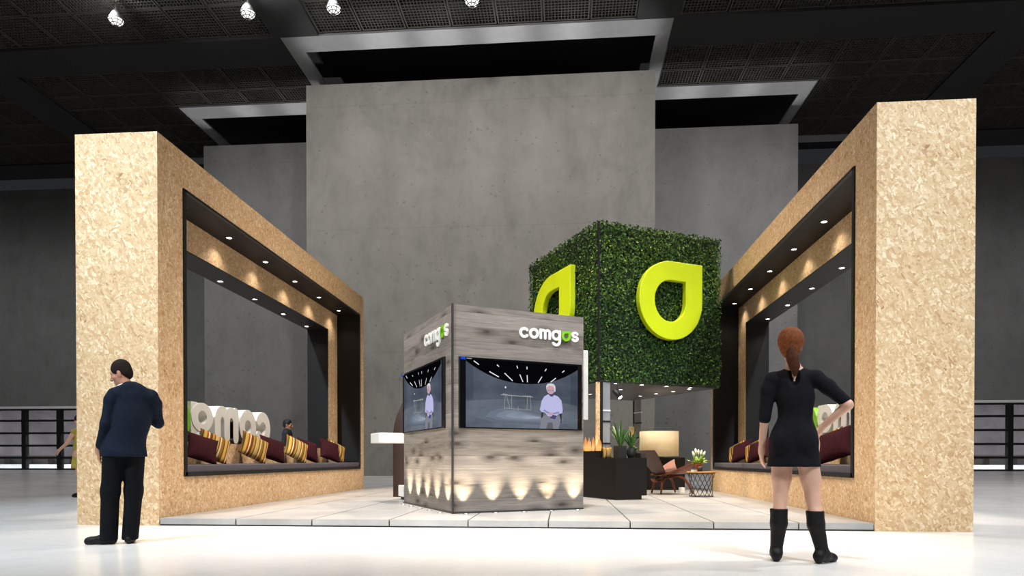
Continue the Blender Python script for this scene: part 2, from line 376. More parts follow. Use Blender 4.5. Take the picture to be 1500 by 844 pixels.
# ceiling: dark slab with crossing beams
c=MB(); c.box((-62,-30,22.6),(54,48.2,23.0))
def beam(x0,x1,y0,y1): c.box((x0,y0,ZC),(x1,y1,ZC+.7))
beam(-62,-13.2,30.2,32.3); beam(4.9,54,30.2,32.3)
for x0,x1 in ((-13.5,-11.36),(3.25,5.15)): beam(x0,x1,-30,30.2)
for x0,x1 in ((-30.2,-28.1),(19.8,21.9)): beam(x0,x1,-30,30.2); beam(x0,x1,32.3,48)
beam(-47.1,-45,-30,48); beam(36.7,38.8,-30,48)
for y0,y1 in ((19.4,21.5),(8.6,10.7),(-2.2,-.1),(-13,-10.9),(-24,-21.8)):
    for x0,x1 in ((-45,-30.2),(-28.1,-13.5),(-11.36,3.25),(5.15,19.8),(21.9,36.7)): beam(x0,x1,y0,y1)
beam(-45,-30.2,41.9,44); beam(21.9,36.7,41.9,44)
struct('ceiling',c,M['ceil'])
# edge beams round the voids over the core
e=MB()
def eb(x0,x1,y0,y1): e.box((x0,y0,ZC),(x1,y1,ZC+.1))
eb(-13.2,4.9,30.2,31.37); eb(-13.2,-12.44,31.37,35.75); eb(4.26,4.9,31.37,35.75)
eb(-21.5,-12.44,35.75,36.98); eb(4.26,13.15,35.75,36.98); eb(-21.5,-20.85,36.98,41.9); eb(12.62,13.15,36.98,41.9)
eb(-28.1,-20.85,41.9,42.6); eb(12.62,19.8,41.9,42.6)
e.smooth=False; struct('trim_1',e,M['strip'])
# square mesh grille panels hung between the beams
def grille_mesh(lx,ly,nx=13,ny=11):
    g=MB(); t=.028; fr=.06; h=.10
    g.box((0,0,0),(lx,fr,h)); g.box((0,ly-fr,0),(lx,ly,h)); g.box((0,fr,0),(fr,ly-fr,h)); g.box((lx-fr,fr,0),(lx,ly-fr,h))
    for i in range(1,nx): x=fr+(lx-2*fr)*i/nx; g.box((x-t/2,fr,.02),(x+t/2,ly-fr,.085))
    for j in range(1,ny): y=fr+(ly-2*fr)*j/ny; g.box((fr,y-t/2,.015),(lx-fr,y+t/2,.08))
    return g
gm={}
def grille(x0,y0,lx,ly):
    k=(round(lx,2),round(ly,2))
    if k not in gm: gm[k]=grille_mesh(lx-.06,ly-.06,13,max(4,round(11*ly/2.16))).mesh('ceiling_grille',M['grille'])
    o=bpy.data.objects.new('ceiling_grille',gm[k]); link(o); o.location=(x0+.03,y0+.03,ZC+.12)
    tag(o,'black square-mesh grille panel in the dark hall ceiling','ceiling panel','mesh grille panels of the hall ceiling')
def bay(x0,x1,ys,n=7):
    for (ya,yb) in ys:
        for i in range(n): grille(x0+(x1-x0)*i/n,ya,(x1-x0)/n,yb-ya)
frontrows=[(28.05,30.2),(25.9,28.05)]
for x0,x1 in ((-28.1,-13.5),(-11.36,3.25),(5.15,19.8),(21.9,36.7)): bay(x0,x1,frontrows)
bay(-45,-30.2,[(28.05,30.2)])
for x0,x1 in ((-28.1,-13.2),(4.9,19.8)): bay(x0,x1,[(32.3,34.46),(34.46,35.75)])
for k in range(3):
    for ya,yb in ((35.75,37.8),(37.8,39.85),(39.85,41.9)):
        grille(-28.1+k*2.2,ya,2.2,yb-ya); grille(13.2+k*2.2,ya,2.2,yb-ya)
for x0,x1 in ((-45,-30.2),(21.9,36.7)): bay(x0,x1,[(32.3,34.7),(34.7,37.1),(37.1,39.5),(39.5,41.9)])
# glazed band along the foot of the far wall
def window_band(n,x0,x1):
    k=MB(); k.box((x0,47.95,4.72),(x1,48.4,4.9)); o=struct('window_%d'%n,k,M['rail'])
    b=MB()
    nb=int(round((x1-x0)/2.85)); 
    for i in range(nb+1):
        x=x0+(x1-x0)*i/nb; b.box((x-.17,47.96,0),(x+.17,48.3,4.72))
    for z in (.06,.95,1.88,2.84,3.8,4.66): b.box((x0,48.0,z-.08),(x1,48.14,z+.08))
    b.build('window_frame',M['blackmetal'],o)
    g=MB(); g.box((x0,48.06,.1),(x1,48.08,4.7)); g.build('window_pane',M['pane'],o)
window_band(1,-61.5,-30); window_band(2,22,53.5)
s=MB(); s.box((-62,48.5,-.3),(54,60,-.02)); struct('floor_outside',s,M['outfloor'])
s=MB(); s.box((-62,57,0),(54,57.4,9)); struct('wall_outside',s,M['outwall'])
s=MB(); s.box((-62,50.2,-.02),(54,50.6,.42)); struct('trim_2',s,M['outkerb'])
# dark low blocks (planters) outside, seen as notches above the white kerb
s=MB()
for x in np.arange(-60,54,1.9):
    s.box((x,51.2,-.02),(x+.75,51.8,.95))
s.box((-62,51.9,-.02),(54,52.3,1.15)); struct('trim_3',s,M['dark'])

# hanging floodlights in the front bays
FLX=(-19.04,-13.22,-9.53,-3.74)
FL_LBL=['round caged floodlight over the chipboard bench frame at the far left of the ceiling','caged floodlight hanging just left of the broad dark ceiling beam','caged floodlight just right of the broad dark ceiling beam','caged floodlight above the middle of the concrete core']
for x,l in zip(FLX,FL_LBL):
    t=thing('floodlight',l,'ceiling light',(x,27.05,19.55),0,'floodlights under the hall ceiling')
    h=MB(); h.lathe([(.05,.75),(.05,.42),(.11,.4),(.2,.25),(.31,.02),(.31,0)],24,cap=True); h.tube([(0,0,.7),(0,0,.945 if -13.5<x<-11.3 else 1.064)],.02); h.build('housing',M['steel'],t)
    l_=MB(); l_.lathe([(.02,-.22),(.14,-.19),(.23,-.12),(.29,-.02),(.29,.0)],24); l_.build('lens',M['flood'],t)
    g=MB()
    for a in range(4):
        pts=[(.3*math.cos(u)*math.cos(a*PI/4),.3*math.cos(u)*math.sin(a*PI/4),-.24*math.sin(u)) for u in np.linspace(0,PI,13)]
        g.tube(pts,.016,6)
    for u in (.35,.85): g.tube([(.305*math.cos(u)*math.cos(q),.305*math.cos(u)*math.sin(q),-.245*math.sin(u)) for q in np.linspace(0,2*PI,25)[:-1]],.016,6,closed=True)
    g.build('wire_cage',M['blackmetal'],t)
# ------------------------------------------------------------------ lights
def spot(loc,to,power,size,blend=.5,color=(1,1,1),r=.05,name='spot_lamp'):
    d=bpy.data.lights.new(name,'SPOT'); d.energy=power; d.spot_size=R(size); d.spot_blend=blend; d.color=color; d.shadow_soft_size=r
    o=bpy.data.objects.new(name,d); COL.objects.link(o); o.location=loc
    o.rotation_euler=(Vector(to)-Vector(loc)).to_track_quat('-Z','Y').to_euler(); return o
def area(loc,to,power,sx,sy,color=(1,1,1),spread=180,name='area_lamp'):
    d=bpy.data.lights.new(name,'AREA'); d.shape='RECTANGLE'; d.size=sx; d.size_y=sy; d.energy=power; d.color=color; d.spread=R(spread)
    o=bpy.data.objects.new(name,d); COL.objects.link(o); o.location=loc
    o.rotation_euler=(Vector(to)-Vector(loc)).to_track_quat('-Z','Y').to_euler(); return o
WARM=(1,.82,.58); SOFT=(1,.93,.82)

# ------------------------------------------------------------------ the stand's platform
XL,XR,Y0,Y1,PZ=-4.896,3.466,7.682,15.958,.09
t=thing('platform','low pale stone-slab platform under the whole exhibition stand','platform',((XL+XR)/2,Y0,0))
b=MB(); b.box((XL+.002,7.70,0),(XR-.002,17.45,.07),Matrix.Translation((-(XL+XR)/2,-Y0,0))); b.build('base',M['dark'],t)
b=MB(); xs=[XL+.004]+[-3.932+.9395*i for i in range(8)]+[XR-.004]
xs=[x for x in xs if x<XR-.2]+[XR-.004]
ys=[Y0+.005+i*1.63 for i in range(7)]
for i in range(len(xs)-1):
    for j in range(len(ys)-1):
        b.box((xs[i]+.008,ys[j]+(0.0 if j==0 else .005),.018 if j==0 else .06),(xs[i+1]-.008,ys[j+1]-.005,PZ),Matrix.Translation((-(XL+XR)/2,-Y0,0)))
b.build('slabs',M['tile'],t)

# ------------------------------------------------------------------ the two bench frames
def portal(side):
    s=-1 if side=='left' else 1; Xi=XL if s<0 else XR
    t=thing('bench_frame','tall chipboard bench frame '+('with the man in a navy suit standing before it' if s<0 else 'with the woman in a black dress standing before it'),'exhibition frame',(Xi+s*.5,(Y0+Y1)/2,0))
    MT=Matrix.Translation((-(Xi+s*.5),-(Y0+Y1)/2,0))
    def bx(mb,t0,t1,y0,y1,z0,z1): mb.box((Xi+s*t0,y0,z0),(Xi+s*t1,y1,z1),MT)
    H=4.766; a0,a1,b0,b1=8.226,15.645,.593,4.288; c0,c1,d0,d1=8.83,15.04,1.06,3.835
    o=MB()
    for T0,T1,(p0,p1,q0,q1) in ((0,.55,(a0,a1,b0,b1)),(.55,1.048,(c0,c1,d0,d1))):
        bx(o,T0,T1,Y0,p0,0,H); bx(o,T0,T1,p1,Y1,0,H); bx(o,T0,T1,p0,p1,q1,H); bx(o,T0,T1,p0,p1,0,q0)
    o.build('chipboard_body',M['osb'],t)
    for T0,T1,(p0,p1,q0,q1),lab in ((0,.547,(a0,a1,b0,b1),'black lining of the opening'),(.556,1.05,(c0,c1,d0,d1),'black lining of the inner opening')):
        l=MB(); e=.012
        bx(l,T0,T1,p0,p0+e,q0,q1); bx(l,T0,T1,p1-e,p1,q0,q1); bx(l,T0,T1,p0+e,p1-e,q1-e,q1); bx(l,T0,T1,p0+e,p1-e,q0,q0+e)
        l.build('black_lining',M['black'],t)
    l=MB(); w=.045                                                  # black edge frame round the opening
    bx(l,-.02,.02,a0-.012,a0+w,b0-.01,b1+.01); bx(l,-.02,.02,a1-w*.4,a1+.012,b0-.01,b1+.01); bx(l,-.02,.02,a0,a1,b1-.02,b1+.012); bx(l,-.02,.02,a0,a1,b0-.012,b0+w)
    l.build('edge_frame',M['blackmetal'],t)
    spots=[(.325,y,4.276) for y in (10.03,11.3,12.58,13.85,15.11)]+[(.9,y,3.823) for y in (10.83,12.09,13.36,14.62)]
    if s<0: spots+=[(.325,8.76,4.276),(.9,9.56,3.823)]
    else: spots+=[(.325,8.76,4.276),(.9,9.56,3.823)]
    for T,y,z in spots:
        d=MB(); d.lathe([(.055,0),(.055,-.006),(.04,-.008),(.036,-.002)],20,cap=False)
        dl=d.build('downlight',M['steel'],t,loc=MT@Vector((Xi+s*T,y,z)))
        d=MB(); d.lathe([(.038,-.002),(.038,-.005),(.02,-.007)],20); d.build('lens',M['lamp'],dl)
        spot((Xi+s*T,y,z-.02),(Xi+s*(T-.02),y,0),20,120,.9,SOFT,.03)
    # the long seat pad lies on the sill
    p=MB(); 
    n=3; L0,L1=a0+.06,a1-.03
    for k in range(n): bx(p,.005,.535,L0+(L1-L0)*k/n+.002,L0+(L1-L0)*(k+1)/n-.002,.606,.735)
    o=p.build('seat_pad',M['cushion'],bevel=.022,seg=3); o.location=t.location
    tag(o,'long charcoal seat pad in the '+('left bench frame, under eight cushions' if s<0 else 'right bench frame, partly behind the woman'),'seat pad')
    return t
portal('left'); portal('right')

# ------------------------------------------------------------------ cushions
def cushion_mesh(mat,sz=.5,h=.105,n=20):
    mb=MB(); us=np.linspace(-1,1,n+1)
    def P(u,v,sg):
        prof=(max(0,1-abs(u)**2.4)*max(0,1-abs(v)**2.4))**.55
        x=u*(1-.10*(1-v*v)); y=v*(1-.10*(1-u*u))
        wr=.006*math.sin(9*u+3*v)*prof
        return (x*sz/2,sg*(h*prof+wr*(sg>0)),y*sz/2)
    mb.grid([[P(u,v,1) for v in us] for u in us]); mb.grid([[P(u,v,-1) for v in reversed(us)] for u in us])
    me=mb.mesh('cushion',mat)
    bm=bmesh.new(); bm.from_mesh(me); bmesh.ops.remove_doubles(bm,verts=bm.verts,dist=1e-4); bmesh.ops.recalc_face_normals(bm,faces=bm.faces); bm.to_mesh(me); bm.free()
    return me
CUS={'s':cushion_mesh(M['stripe']),'m':cushion_mesh(M['maroon'])}
def cushion(kind,x,y,rz,lean,roll,label,sz=1.0,z=None):
    o=bpy.data.objects.new('cushion',CUS[kind]); link(o); o.scale=(sz,)*3
    m=Matrix.Rotation(rz,3,'Z')@Matrix.Rotation(lean,3,'X')@Matrix.Rotation(roll,3,'Y')
    o.rotation_euler=m.to_euler()
    lo=min((m@(Vector(v.co)*sz)).z for v in CUS[kind].vertices)
    o.location=(x,y,(.735 if z is None else z)-lo-.028)
    tag(o,label,'cushion','cushions along the benches'); return o
q=R(90)
# rz: cushion's flat side turned to the stand; local -y is the face towards +x
for kind,x,y,rz,lean,roll,sz,lab in (
  ('m',-5.10,9.02,60,-30,20,0.902,'dark maroon cushion nearest the front end of the left bench'),
  ('s',-5.20,9.50,62,-32,30,0.99,'striped gold cushion just behind the maroon one nearest the front of the left bench'),
  ('s',-5.19,10.78,62,-30,30,1.008,'striped gold cushion under the white m, standing alone at the front'),
  ('m',-5.22,11.55,62,-30,20,0.997,'dark maroon cushion just behind the second striped cushion of the left bench'),
  ('s',-5.19,12.55,62,-30,30,1.008,'striped gold cushion below the head of the dark-haired man far behind'),
  ('m',-5.24,13.25,62,-28,20,0.997,'dark maroon cushion leaning behind the third striped cushion of the left bench'),
  ('m',-5.15,14.28,62,-28,20,1.045,'dark maroon cushion in front of the last striped cushion, far end of left bench'),
  ('s',-5.20,14.82,62,-30,30,0.99,'striped gold cushion farthest back on the left bench, by the black jamb')):
    cushion(kind,x,y,R(rz),R(lean),R(roll),lab,sz)
for kind,x,y,rz,lean,roll,sz,lab in (
  ('m',3.72,9.42,-62,-30,-20,1.064,'dark maroon cushion nearest the front of the right bench, beside the woman\'s hip'),
  ('s',3.80,9.86,-62,-32,-30,1.008,'striped gold cushion peeping out between the woman\'s bent arm and a maroon cushion'),
  ('m',3.74,13.05,-62,-30,-20,0.969,'dark maroon cushion just beside the woman\'s hanging hand'),
  ('s',3.80,13.52,-62,-32,-30,0.945,'striped gold cushion between the two maroon cushions on the far part of the right bench'),
  ('m',3.74,14.28,-62,-30,-20,0.969,'dark maroon cushion between the two striped cushions on the far part of the right bench'),
  ('s',3.80,14.85,-62,-32,-30,0.945,'striped gold cushion farthest back on the right bench')):
    cushion(kind,x,y,R(rz),R(lean),R(roll),lab,sz)

# ------------------------------------------------------------------ big block letters on the outer sills, facing away from the stand
def block_word(Xface,sgn,ylist,h,depth,labels,z=1.072):
    for ch,yc,lab in zip('comgas',ylist,labels):
        mb,wd=letter_mb(ch,h,depth,Matrix.Translation((-letter(ch,.3)[1]*h/2,depth/2,0))@STAND,.3)
        drop_=.0
        if ch=='g': drop_=h*.0
        o=mb.build('block_letter',M['lime2'] if ch=='a' else M['white'],loc=(Xface,yc,z),rot=(0,0,-q if sgn<0 else q))
        tag(o,lab,'block letter','big block letters of the word on the frame sills')
def gfix(): pass
_letter=letter
def letter(ch,w=.27):
    if ch=='G':        # double-storey block g that ends on the base line
        return [(arc(.5,.66,.5,0,360,40)[:-1],arc(.5,.66,.2,0,360,40)[:-1])],1.0
    return _letter(ch,w)
def g_block(h,depth,M_):
    mb=MB(); w=.3
    out=[(.5+.5*math.cos(R(a)),.63+.37*math.sin(R(a))) for a in range(0,360,9)]
    inn=[(.5+.21*math.cos(R(a)),.63+.17*math.sin(R(a))) for a in range(0,360,9)]
    mb.ring([(x*h,y*h) for x,y in out],[(x*h,y*h) for x,y in inn],depth,M_)
    mb.prism([(x*h,y*h) for x,y in ((.72,1),(1,1),(1,.2),(.93,.07),(.8,0),(.14,0),(.1,.06),(.1,.14),(.14,.19),(.66,.19),(.72,.25))],depth-.02,M_@Matrix.Translation((0,0,.01)))
    return mb
WORD_L=['white block letter c, rounded, last on the left frame sill and farthest back','white block letter o between the c and the m on the left frame sill','white block letter m with two tall slots on the left frame sill','white block letter g just behind the striped cushion on the left frame sill','green drop-shaped block letter peeping past the black edge of the left frame']
WORD_R=[None,None,'white block letter m behind the woman\'s bent forearm on the right frame sill','white block letter g beside the woman\'s waist on the right frame sill','green drop-shaped block letter on the right frame sill, hidden behind the woman','white block letter s on the right frame sill, hidden behind the woman']
def block_word(Xface,sgn,ys,labels,h=.615,depth=.30,z=1.073):
    for ch,yc,lab in zip('comgas',ys,labels):
        if lab is None: continue
        wd=1.0 if ch=='g' else letter(ch,.3)[1]
        MM=Matrix.Translation((-wd*h/2,depth/2,0))@STAND
        mb=g_block(h,depth,MM) if ch=='g' else letter_mb(ch,h,depth,MM,.3)[0]
        o=mb.build('block_letter',M['lime2'] if ch=='a' else M['white'],loc=(Xface,yc,z),rot=(0,0,-q if sgn<0 else q))
        tag(o,lab,'block letter','big block letters on the frame sills')
block_word(-5.77,-1,(12.06,11.45,10.71,9.95,9.31),WORD_L)
block_word(4.34,1,(9.1,9.7,10.3,11.02,11.66,12.3),WORD_R)

# ------------------------------------------------------------------ plank kiosk
KL,KR,TH=2.415,1.986,29.0; KX,KY=-1.447,8.585
kio=thing('plank_kiosk','square kiosk tower clad in grey weathered planks with screens on two faces','kiosk',(KX,KY,PZ),R(TH))
KH=2.75
b=MB(); b.box((.012,.012,0),(KR,KL,KH)); b.build('plank_cladding',M['plank'],kio)
b=MB(); b.box((-.012,-.012,0),(.014,.014,KH+.002)); b.build('corner_trim',M['trim'],kio)
b=MB(); b.box((.012,0,0),(KR,.013,.022)); b.box((0,.012,0),(.013,KL,.022)); b.build('base_trim',M['trim'],kio)
def logo(parent,h,x0,z0,rot,origin):
    e=bpy.data.objects.new('logo',None); link(e,parent); e.location=origin; e.rotation_euler=(0,0,rot); e.empty_display_size=.1
    x=0
    for ch in 'comgas':
        wd=letter(ch,.25)[1]
        mb,_=letter_mb(ch,h,.022,Matrix.Translation((x0+x,0,z0))@STAND,.25)
        o=mb.build('letter',M['lime2'] if ch=='a' else M['white'],e)
        if ch=='a': o['label']='green drop-shaped letter a'
        x+=(wd+.07)*h
    return e
wtot=sum(letter(c_,.25)[1]+.07 for c_ in 'comgas')-.07
hR=.93/wtot
logo(kio,hR,.966,2.545-PZ-hR*.5+.0,0,(0,.012,0))
hL=1.05/wtot
logo(kio,hL,-1.235,2.545-PZ-hL*.5,-PI/2,(.012,0,0))
b=MB(); b.box((KR+.0,.22,1.30),(KR+.205,.27,2.32)); o=b.build('sign_panel',M['white'],kio,bevel=.006); o['label']='plain white sign panel sticking out past the planks'
b=MB(); b.box((-.40,KL+.02,.99),(.9,KL+.62,1.15)); b.box((.1,KL,1.0),(.3,KL+.05,1.12)); o=b.build('counter',M['white'],kio,bevel=.008); o['label']='thick white counter shelf behind the planks'
spot((KX-.2*math.cos(R(TH))-(KL+.32)*math.sin(R(TH)),KY-.2*math.sin(R(TH))+(KL+.32)*math.cos(R(TH)),.3),(KX-.2*math.cos(R(TH))-(KL+.32)*math.sin(R(TH)),KY-.2*math.sin(R(TH))+(KL+.32)*math.cos(R(TH)),1),9,110,.8,SOFT)

# the video on the two screens: a flat picture of a grey hall with a seated man
SM=[screen_mat('screen_wall',(62,70,84),(84,92,106)),screen_mat('screen_floor',(72,80,92),(104,112,124)),emit_mat('screen_ceiling',(6,6,9),1),
    emit_mat('screen_tube',(225,228,235),1),screen_mat('screen_pool',(112,122,138),(150,158,172)),emit_mat('screen_table',(150,152,150),1),
    emit_mat('screen_shirt',(186,186,226),1),emit_mat('screen_face',(196,160,160),1),emit_mat('screen_hair',(212,208,212),1),emit_mat('screen_pants',(128,130,142),1),
    emit_mat('screen_chair',(60,54,44),1),emit_mat('screen_blue',(24,70,225),1),emit_mat('screen_darkblue',(74,72,120),1),plain('screen_glass_black',(6,6,8),.2,var=0),emit_mat('screen_shirt_shade',(140,140,186),1),emit_mat('screen_leg',(96,98,104),1),emit_mat('screen_pool_a',(98,106,119),1),emit_mat('screen_pool_b',(108,117,131),1),emit_mat('screen_pool_c',(122,131,146),1),screen_mat('screen_side',(54,62,76),(70,78,92))]
def screen(parent,w,h):
    mb=MB(); lay=[0]
    def poly(pts,mi):
        lay[0]+=1; mb.mi=mi; y=-.0006*lay[0]
        mb.add([(u*w,y,v*h) for u,v in pts],[tuple(range(len(pts)))])
    def ln(a,b,t,mi):
        d=Vector((b[0]-a[0],(b[1]-a[1])*h/w)).normalized(); n=(-d.y*t,d.x*t*w/h)
        poly([(a[0]-n[0],a[1]-n[1]),(b[0]-n[0],b[1]-n[1]),(b[0]+n[0],b[1]+n[1]),(a[0]+n[0],a[1]+n[1])],mi)
    def el(cx,cy,rx,ry,mi,n=20): poly([(cx+rx*math.cos(2*PI*i/n),cy+ry*math.sin(2*PI*i/n)) for i in range(n)],mi)
    poly([(0,0),(1,0),(1,1),(0,1)],13)
    L_,R_=.045,.963
    poly([(L_,.012),(R_,.012),(R_,.975),(L_,.975)],0)
    poly([(L_,.012),(R_,.012),(R_,.36),(.86,.40),(.7,.425),(.5,.43),(.28,.425),(.14,.40),(L_,.38)],1)
    for q_,mi in ((1.35,16),(1.0,17),(.72,18),(.45,4)): poly([(.48+(a-.48)*q_*.95,.19+(b_-.19)*q_) for a,b_ in ((.18,.17),(.3,.12),(.6,.10),(.85,.13),(.86,.17),(.7,.2),(.55,.25),(.4,.3),(.3,.29),(.22,.24))],mi)
    poly([(L_,.40),(.10,.42),(.10,.93),(L_,.95)],19); poly([(R_,.37),(.90,.40),(.90,.92),(R_,.95)],19)
    poly([(L_,.975)]+[(L_+(R_-L_)*i/16,.665+.27*abs((i-8.2)/8)**2.2) for i in range(17)]+[(R_,.975)],2)
    for a,b in (((.105,.955),(.145,.905)),((.285,.92),(.302,.895)),((.445,.925),(.452,.885)),((.527,.92),(.529,.88)),((.69,.905),(.678,.87)),((.845,.895),(.825,.865)),
                ((.225,.815),(.30,.745)),((.345,.805),(.41,.70)),((.468,.8),(.494,.69)),((.528,.795),(.531,.69)),((.652,.785),(.62,.69)),((.77,.775),(.725,.71))): ln(a,b,.0035,3)
    el(.352,.60,.006,.016,3,8)
    ln((.315,.49),(.575,.475),.003,5); ln((.33,.50),(.37,.49),.005,5); ln((.49,.482),(.56,.485),.004,5)
    for a,b in (((.35,.48),(.34,.28)),((.36,.48),(.385,.30)),((.40,.48),(.40,.30)),((.53,.475),(.525,.28)),((.55,.475),(.56,.29)),((.45,.33),(.455,.26)),((.34,.30),(.56,.28))): ln(a,b,.0018,5)
    # seated man
    poly([(.635,.03),(.648,.30),(.83,.34),(.836,.28),(.82,.26),(.815,.1),(.80,.1),(.80,.25),(.66,.25),(.65,.03)],10)
    poly([(.632,.01),(.64,.16),(.675,.215),(.72,.22),(.80,.21),(.81,.14),(.79,.01),(.745,.01),(.74,.1),(.70,.1),(.69,.01)],9)
    poly([(.685,.01),(.70,.10),(.735,.11),(.745,.01)],15)
    poly([(.632,.29),(.645,.42),(.668,.49),(.70,.525),(.745,.525),(.785,.50),(.815,.44),(.828,.30),(.822,.25),(.79,.235),(.77,.20),(.70,.20),(.675,.25),(.645,.26)],6)
    poly([(.66,.275),(.70,.235),(.745,.225),(.80,.245),(.79,.275),(.74,.25),(.70,.265),(.67,.3)],14)
    poly([(.705,.525),(.72,.495),(.74,.495),(.755,.525),(.74,.545),(.715,.545)],12)
    el(.722,.235,.022,.022,7,12); poly([(.715,.17),(.76,.155),(.775,.21),(.74,.222)],12)
    el(.722,.605,.036,.075,7); poly([(.685,.6),(.684,.65),(.695,.68),(.722,.692),(.748,.682),(.762,.65),(.764,.58),(.755,.56),(.752,.62),(.742,.648),(.705,.652),(.693,.63)],8)
    poly([(.695,.59),(.718,.59),(.718,.575),(.695,.575)],14); poly([(.727,.59),(.748,.59),(.748,.575),(.727,.575)],14)
    poly([(0,.965),(.038,.965),(.038,.998),(0,.998)],11); ln((.045,.982),(.085,.98),.003,5)
    return mb.build('screen',SM,parent)
def tv(lab,origin_uv,rot,w,h):
    c_,s_=math.cos(R(TH)),math.sin(R(TH)); u,v,z=origin_uv
    t=thing('television',lab,'television',(KX+u*c_-v*s_,KY+u*s_+v*c_,z),R(TH)+rot,'televisions on the plank kiosk')
    b=MB(); b.box((0,-.024,0),(w,.008,h)); b.build('casing',M['blackmetal'],t,bevel=.004)
    s=screen(t,w-.016,h-.016); s.location=(.008,-.0245,.008); return t
tv('wide flat television on the right plank face, under the white lettering',(.086,0.003,1.212),0,1.86,.945)
tv('flat television on the narrow left plank face, seen at a slant',(.003,2.375,1.228),-PI/2,2.07,.965)

# floor uplights round the foot of the kiosk
LBL_U=['first','second','third','fourth','fifth']
def uplight(u,v,lab,du,dv,pw):
    c_,s_=math.cos(R(TH)),math.sin(R(TH)); x,y=KX+u*c_-v*s_,KY+u*s_+v*c_
    t=thing('floor_uplight',lab,'floor light',(x,y,PZ),0,'small floor uplights round the kiosk')
    b=MB(); b.lathe([(.04,0),(.04,.006),(.03,.007),(.03,.003)],20,cap=False); b.build('rim',M['steel'],t)
    b=MB(); b.lathe([(.03,.002),(.03,.004),(.01,.005)],20); b.build('lens',M['uplamp'],t)
    tx,ty=x+du*c_-dv*s_,y+du*s_+dv*c_
    spot((x,y,PZ+.012),(tx,ty,PZ+.5),pw*55,66,1.0,(1,.86,.62),.012)
for i in range(5):
    uplight(.15+.42*i,-.10,'small floor uplight, %s from the front corner along the wide right kiosk face'%LBL_U[i],0,.045,1.9)
    uplight(-.10,.22+.46*i,'small floor uplight, %s from the front corner along the slanted left kiosk face'%LBL_U[i],.045,0,1.9)

# brown arch-topped board and small white plinth behind the kiosk
t=MB(); Rr=1.32
t.prism([(-Rr,0),(Rr,0)]+[(Rr*math.cos(R(a)),1.12+Rr*math.sin(R(a))) for a in range(0,181,6)],.05,Matrix.Translation((0,.025,0))@STAND)
o=t.build('arch_board',M['brown'],loc=(-1.92,12.45,PZ)); tag(o,'tall dark brown arch-topped board showing past the left side of the kiosk','arch board')
t=thing('plinth_box','small white plinth box with a dark foot on the platform beside the brown board','plinth',(-2.72,11.72,PZ),R(TH))
b=MB(); b.box((-.2,-.16,.055),(.2,.16,.25)); b.build('box',M['white'],t,bevel=.008)
b=MB(); b.box((-.16,-.12,0),(.17,.13,.055)); b.build('foot',M['black'],t)

# ------------------------------------------------------------------ planted cube
CA=(.667,12.698); CT=27.5; CU,CV,CZ0,CZ1=2.89,3.15,2.3,5.345
cub=thing('planted_cube','big green leaf-covered cube carrying lime drop emblems, raised on thin posts','planted cube',(CA[0],CA[1],PZ),R(CT))
def zz(z): return z-PZ
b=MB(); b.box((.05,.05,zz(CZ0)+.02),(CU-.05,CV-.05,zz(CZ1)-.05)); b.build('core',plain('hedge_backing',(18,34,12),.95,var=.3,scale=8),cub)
b=MB(); b.box((.02,.02,zz(CZ0)-.02),(CU-.02,CV-.02,zz(CZ0)+.03)); b.build('soffit',M['dark'],cub)
def leaves():
    N=[]; pts=[]; nor=[]
    def face(o,a,b,n,k):
        uv=rng.random((k,2)); P=np.array(o)+uv[:,:1]*np.array(a)+uv[:,1:]*np.array(b)
        P+=np.array(n)*rng.normal(0,.022,(k,1)); pts.append(P); nor.append(np.tile(n,(k,1)))
    z0,z1=zz(CZ0)+.0,zz(CZ1)
    dens=1500
    face((0,0,z0),(CU,0,0),(0,0,z1-z0),(0,-1,0),int(CU*3.05*dens)); face((0,0,z0),(0,CV,0),(0,0,z1-z0),(-1,0,0),int(CV*3.05*dens))
    face((CU,0,z0),(0,CV,0),(0,0,z1-z0),(1,0,0),int(CV*3.05*dens*.6)); face((0,CV,z0),(CU,0,0),(0,0,z1-z0),(0,1,0),int(CU*3.05*dens*.6))
    face((0,0,z1),(CU,0,0),(0,CV,0),(0,0,1),int(CU*CV*dens*.5))
    P=np.concatenate(pts); Nn=np.concatenate(nor).astype(float); k=len(P)
    d=rng.normal(0,1,(k,3)); d=d-Nn*(d*Nn).sum(1,keepdims=True)*.55; d[:,2]-=.35; d/=np.linalg.norm(d,axis=1,keepdims=True)
    nn=Nn+rng.normal(0,.55,(k,3)); s=np.cross(d,nn); s/=np.linalg.norm(s,axis=1,keepdims=True)+1e-9
    up=np.cross(s,d)
    L=rng.uniform(.035,.07,(k,1)); W=L*rng.uniform(.22,.34,(k,1))
    a=P-d*L*.5; t=P+d*L*.5+up*L*-.12; m=P+up*L*.06; l=P-s*W; r=P+s*W
    V=np.stack([a,l,t,r],1).reshape(-1,3)
    me=bpy.data.meshes.new('foliage'); F=np.arange(4*k).reshape(k,4)
    me.from_pydata(V.tolist(),[],F.tolist()); me.materials.append(M['leaf'])
    att=me.attributes.new('tint','FLOAT','POINT')
    patch=np.sin(P[:,0]*2.3+1)*np.cos(P[:,2]*2.9)+np.sin(P[:,1]*2.7+P[:,2]*1.7)
    tv_=np.clip(rng.beta(1.7,3.0,k)+.10*patch,0,1)
    att.data.foreach_set('value',np.repeat(tv_,4).astype(np.float32)); me.update()
    o=bpy.data.objects.new('foliage',me); link(o,cub); o['kind']='stuff'
leaves()
b=MB(); b.box((-.02,-.02,zz(CZ0)-.02),(.014,.014,zz(CZ1)-.02)); b.build('corner_trim',M['blackmetal'],cub)
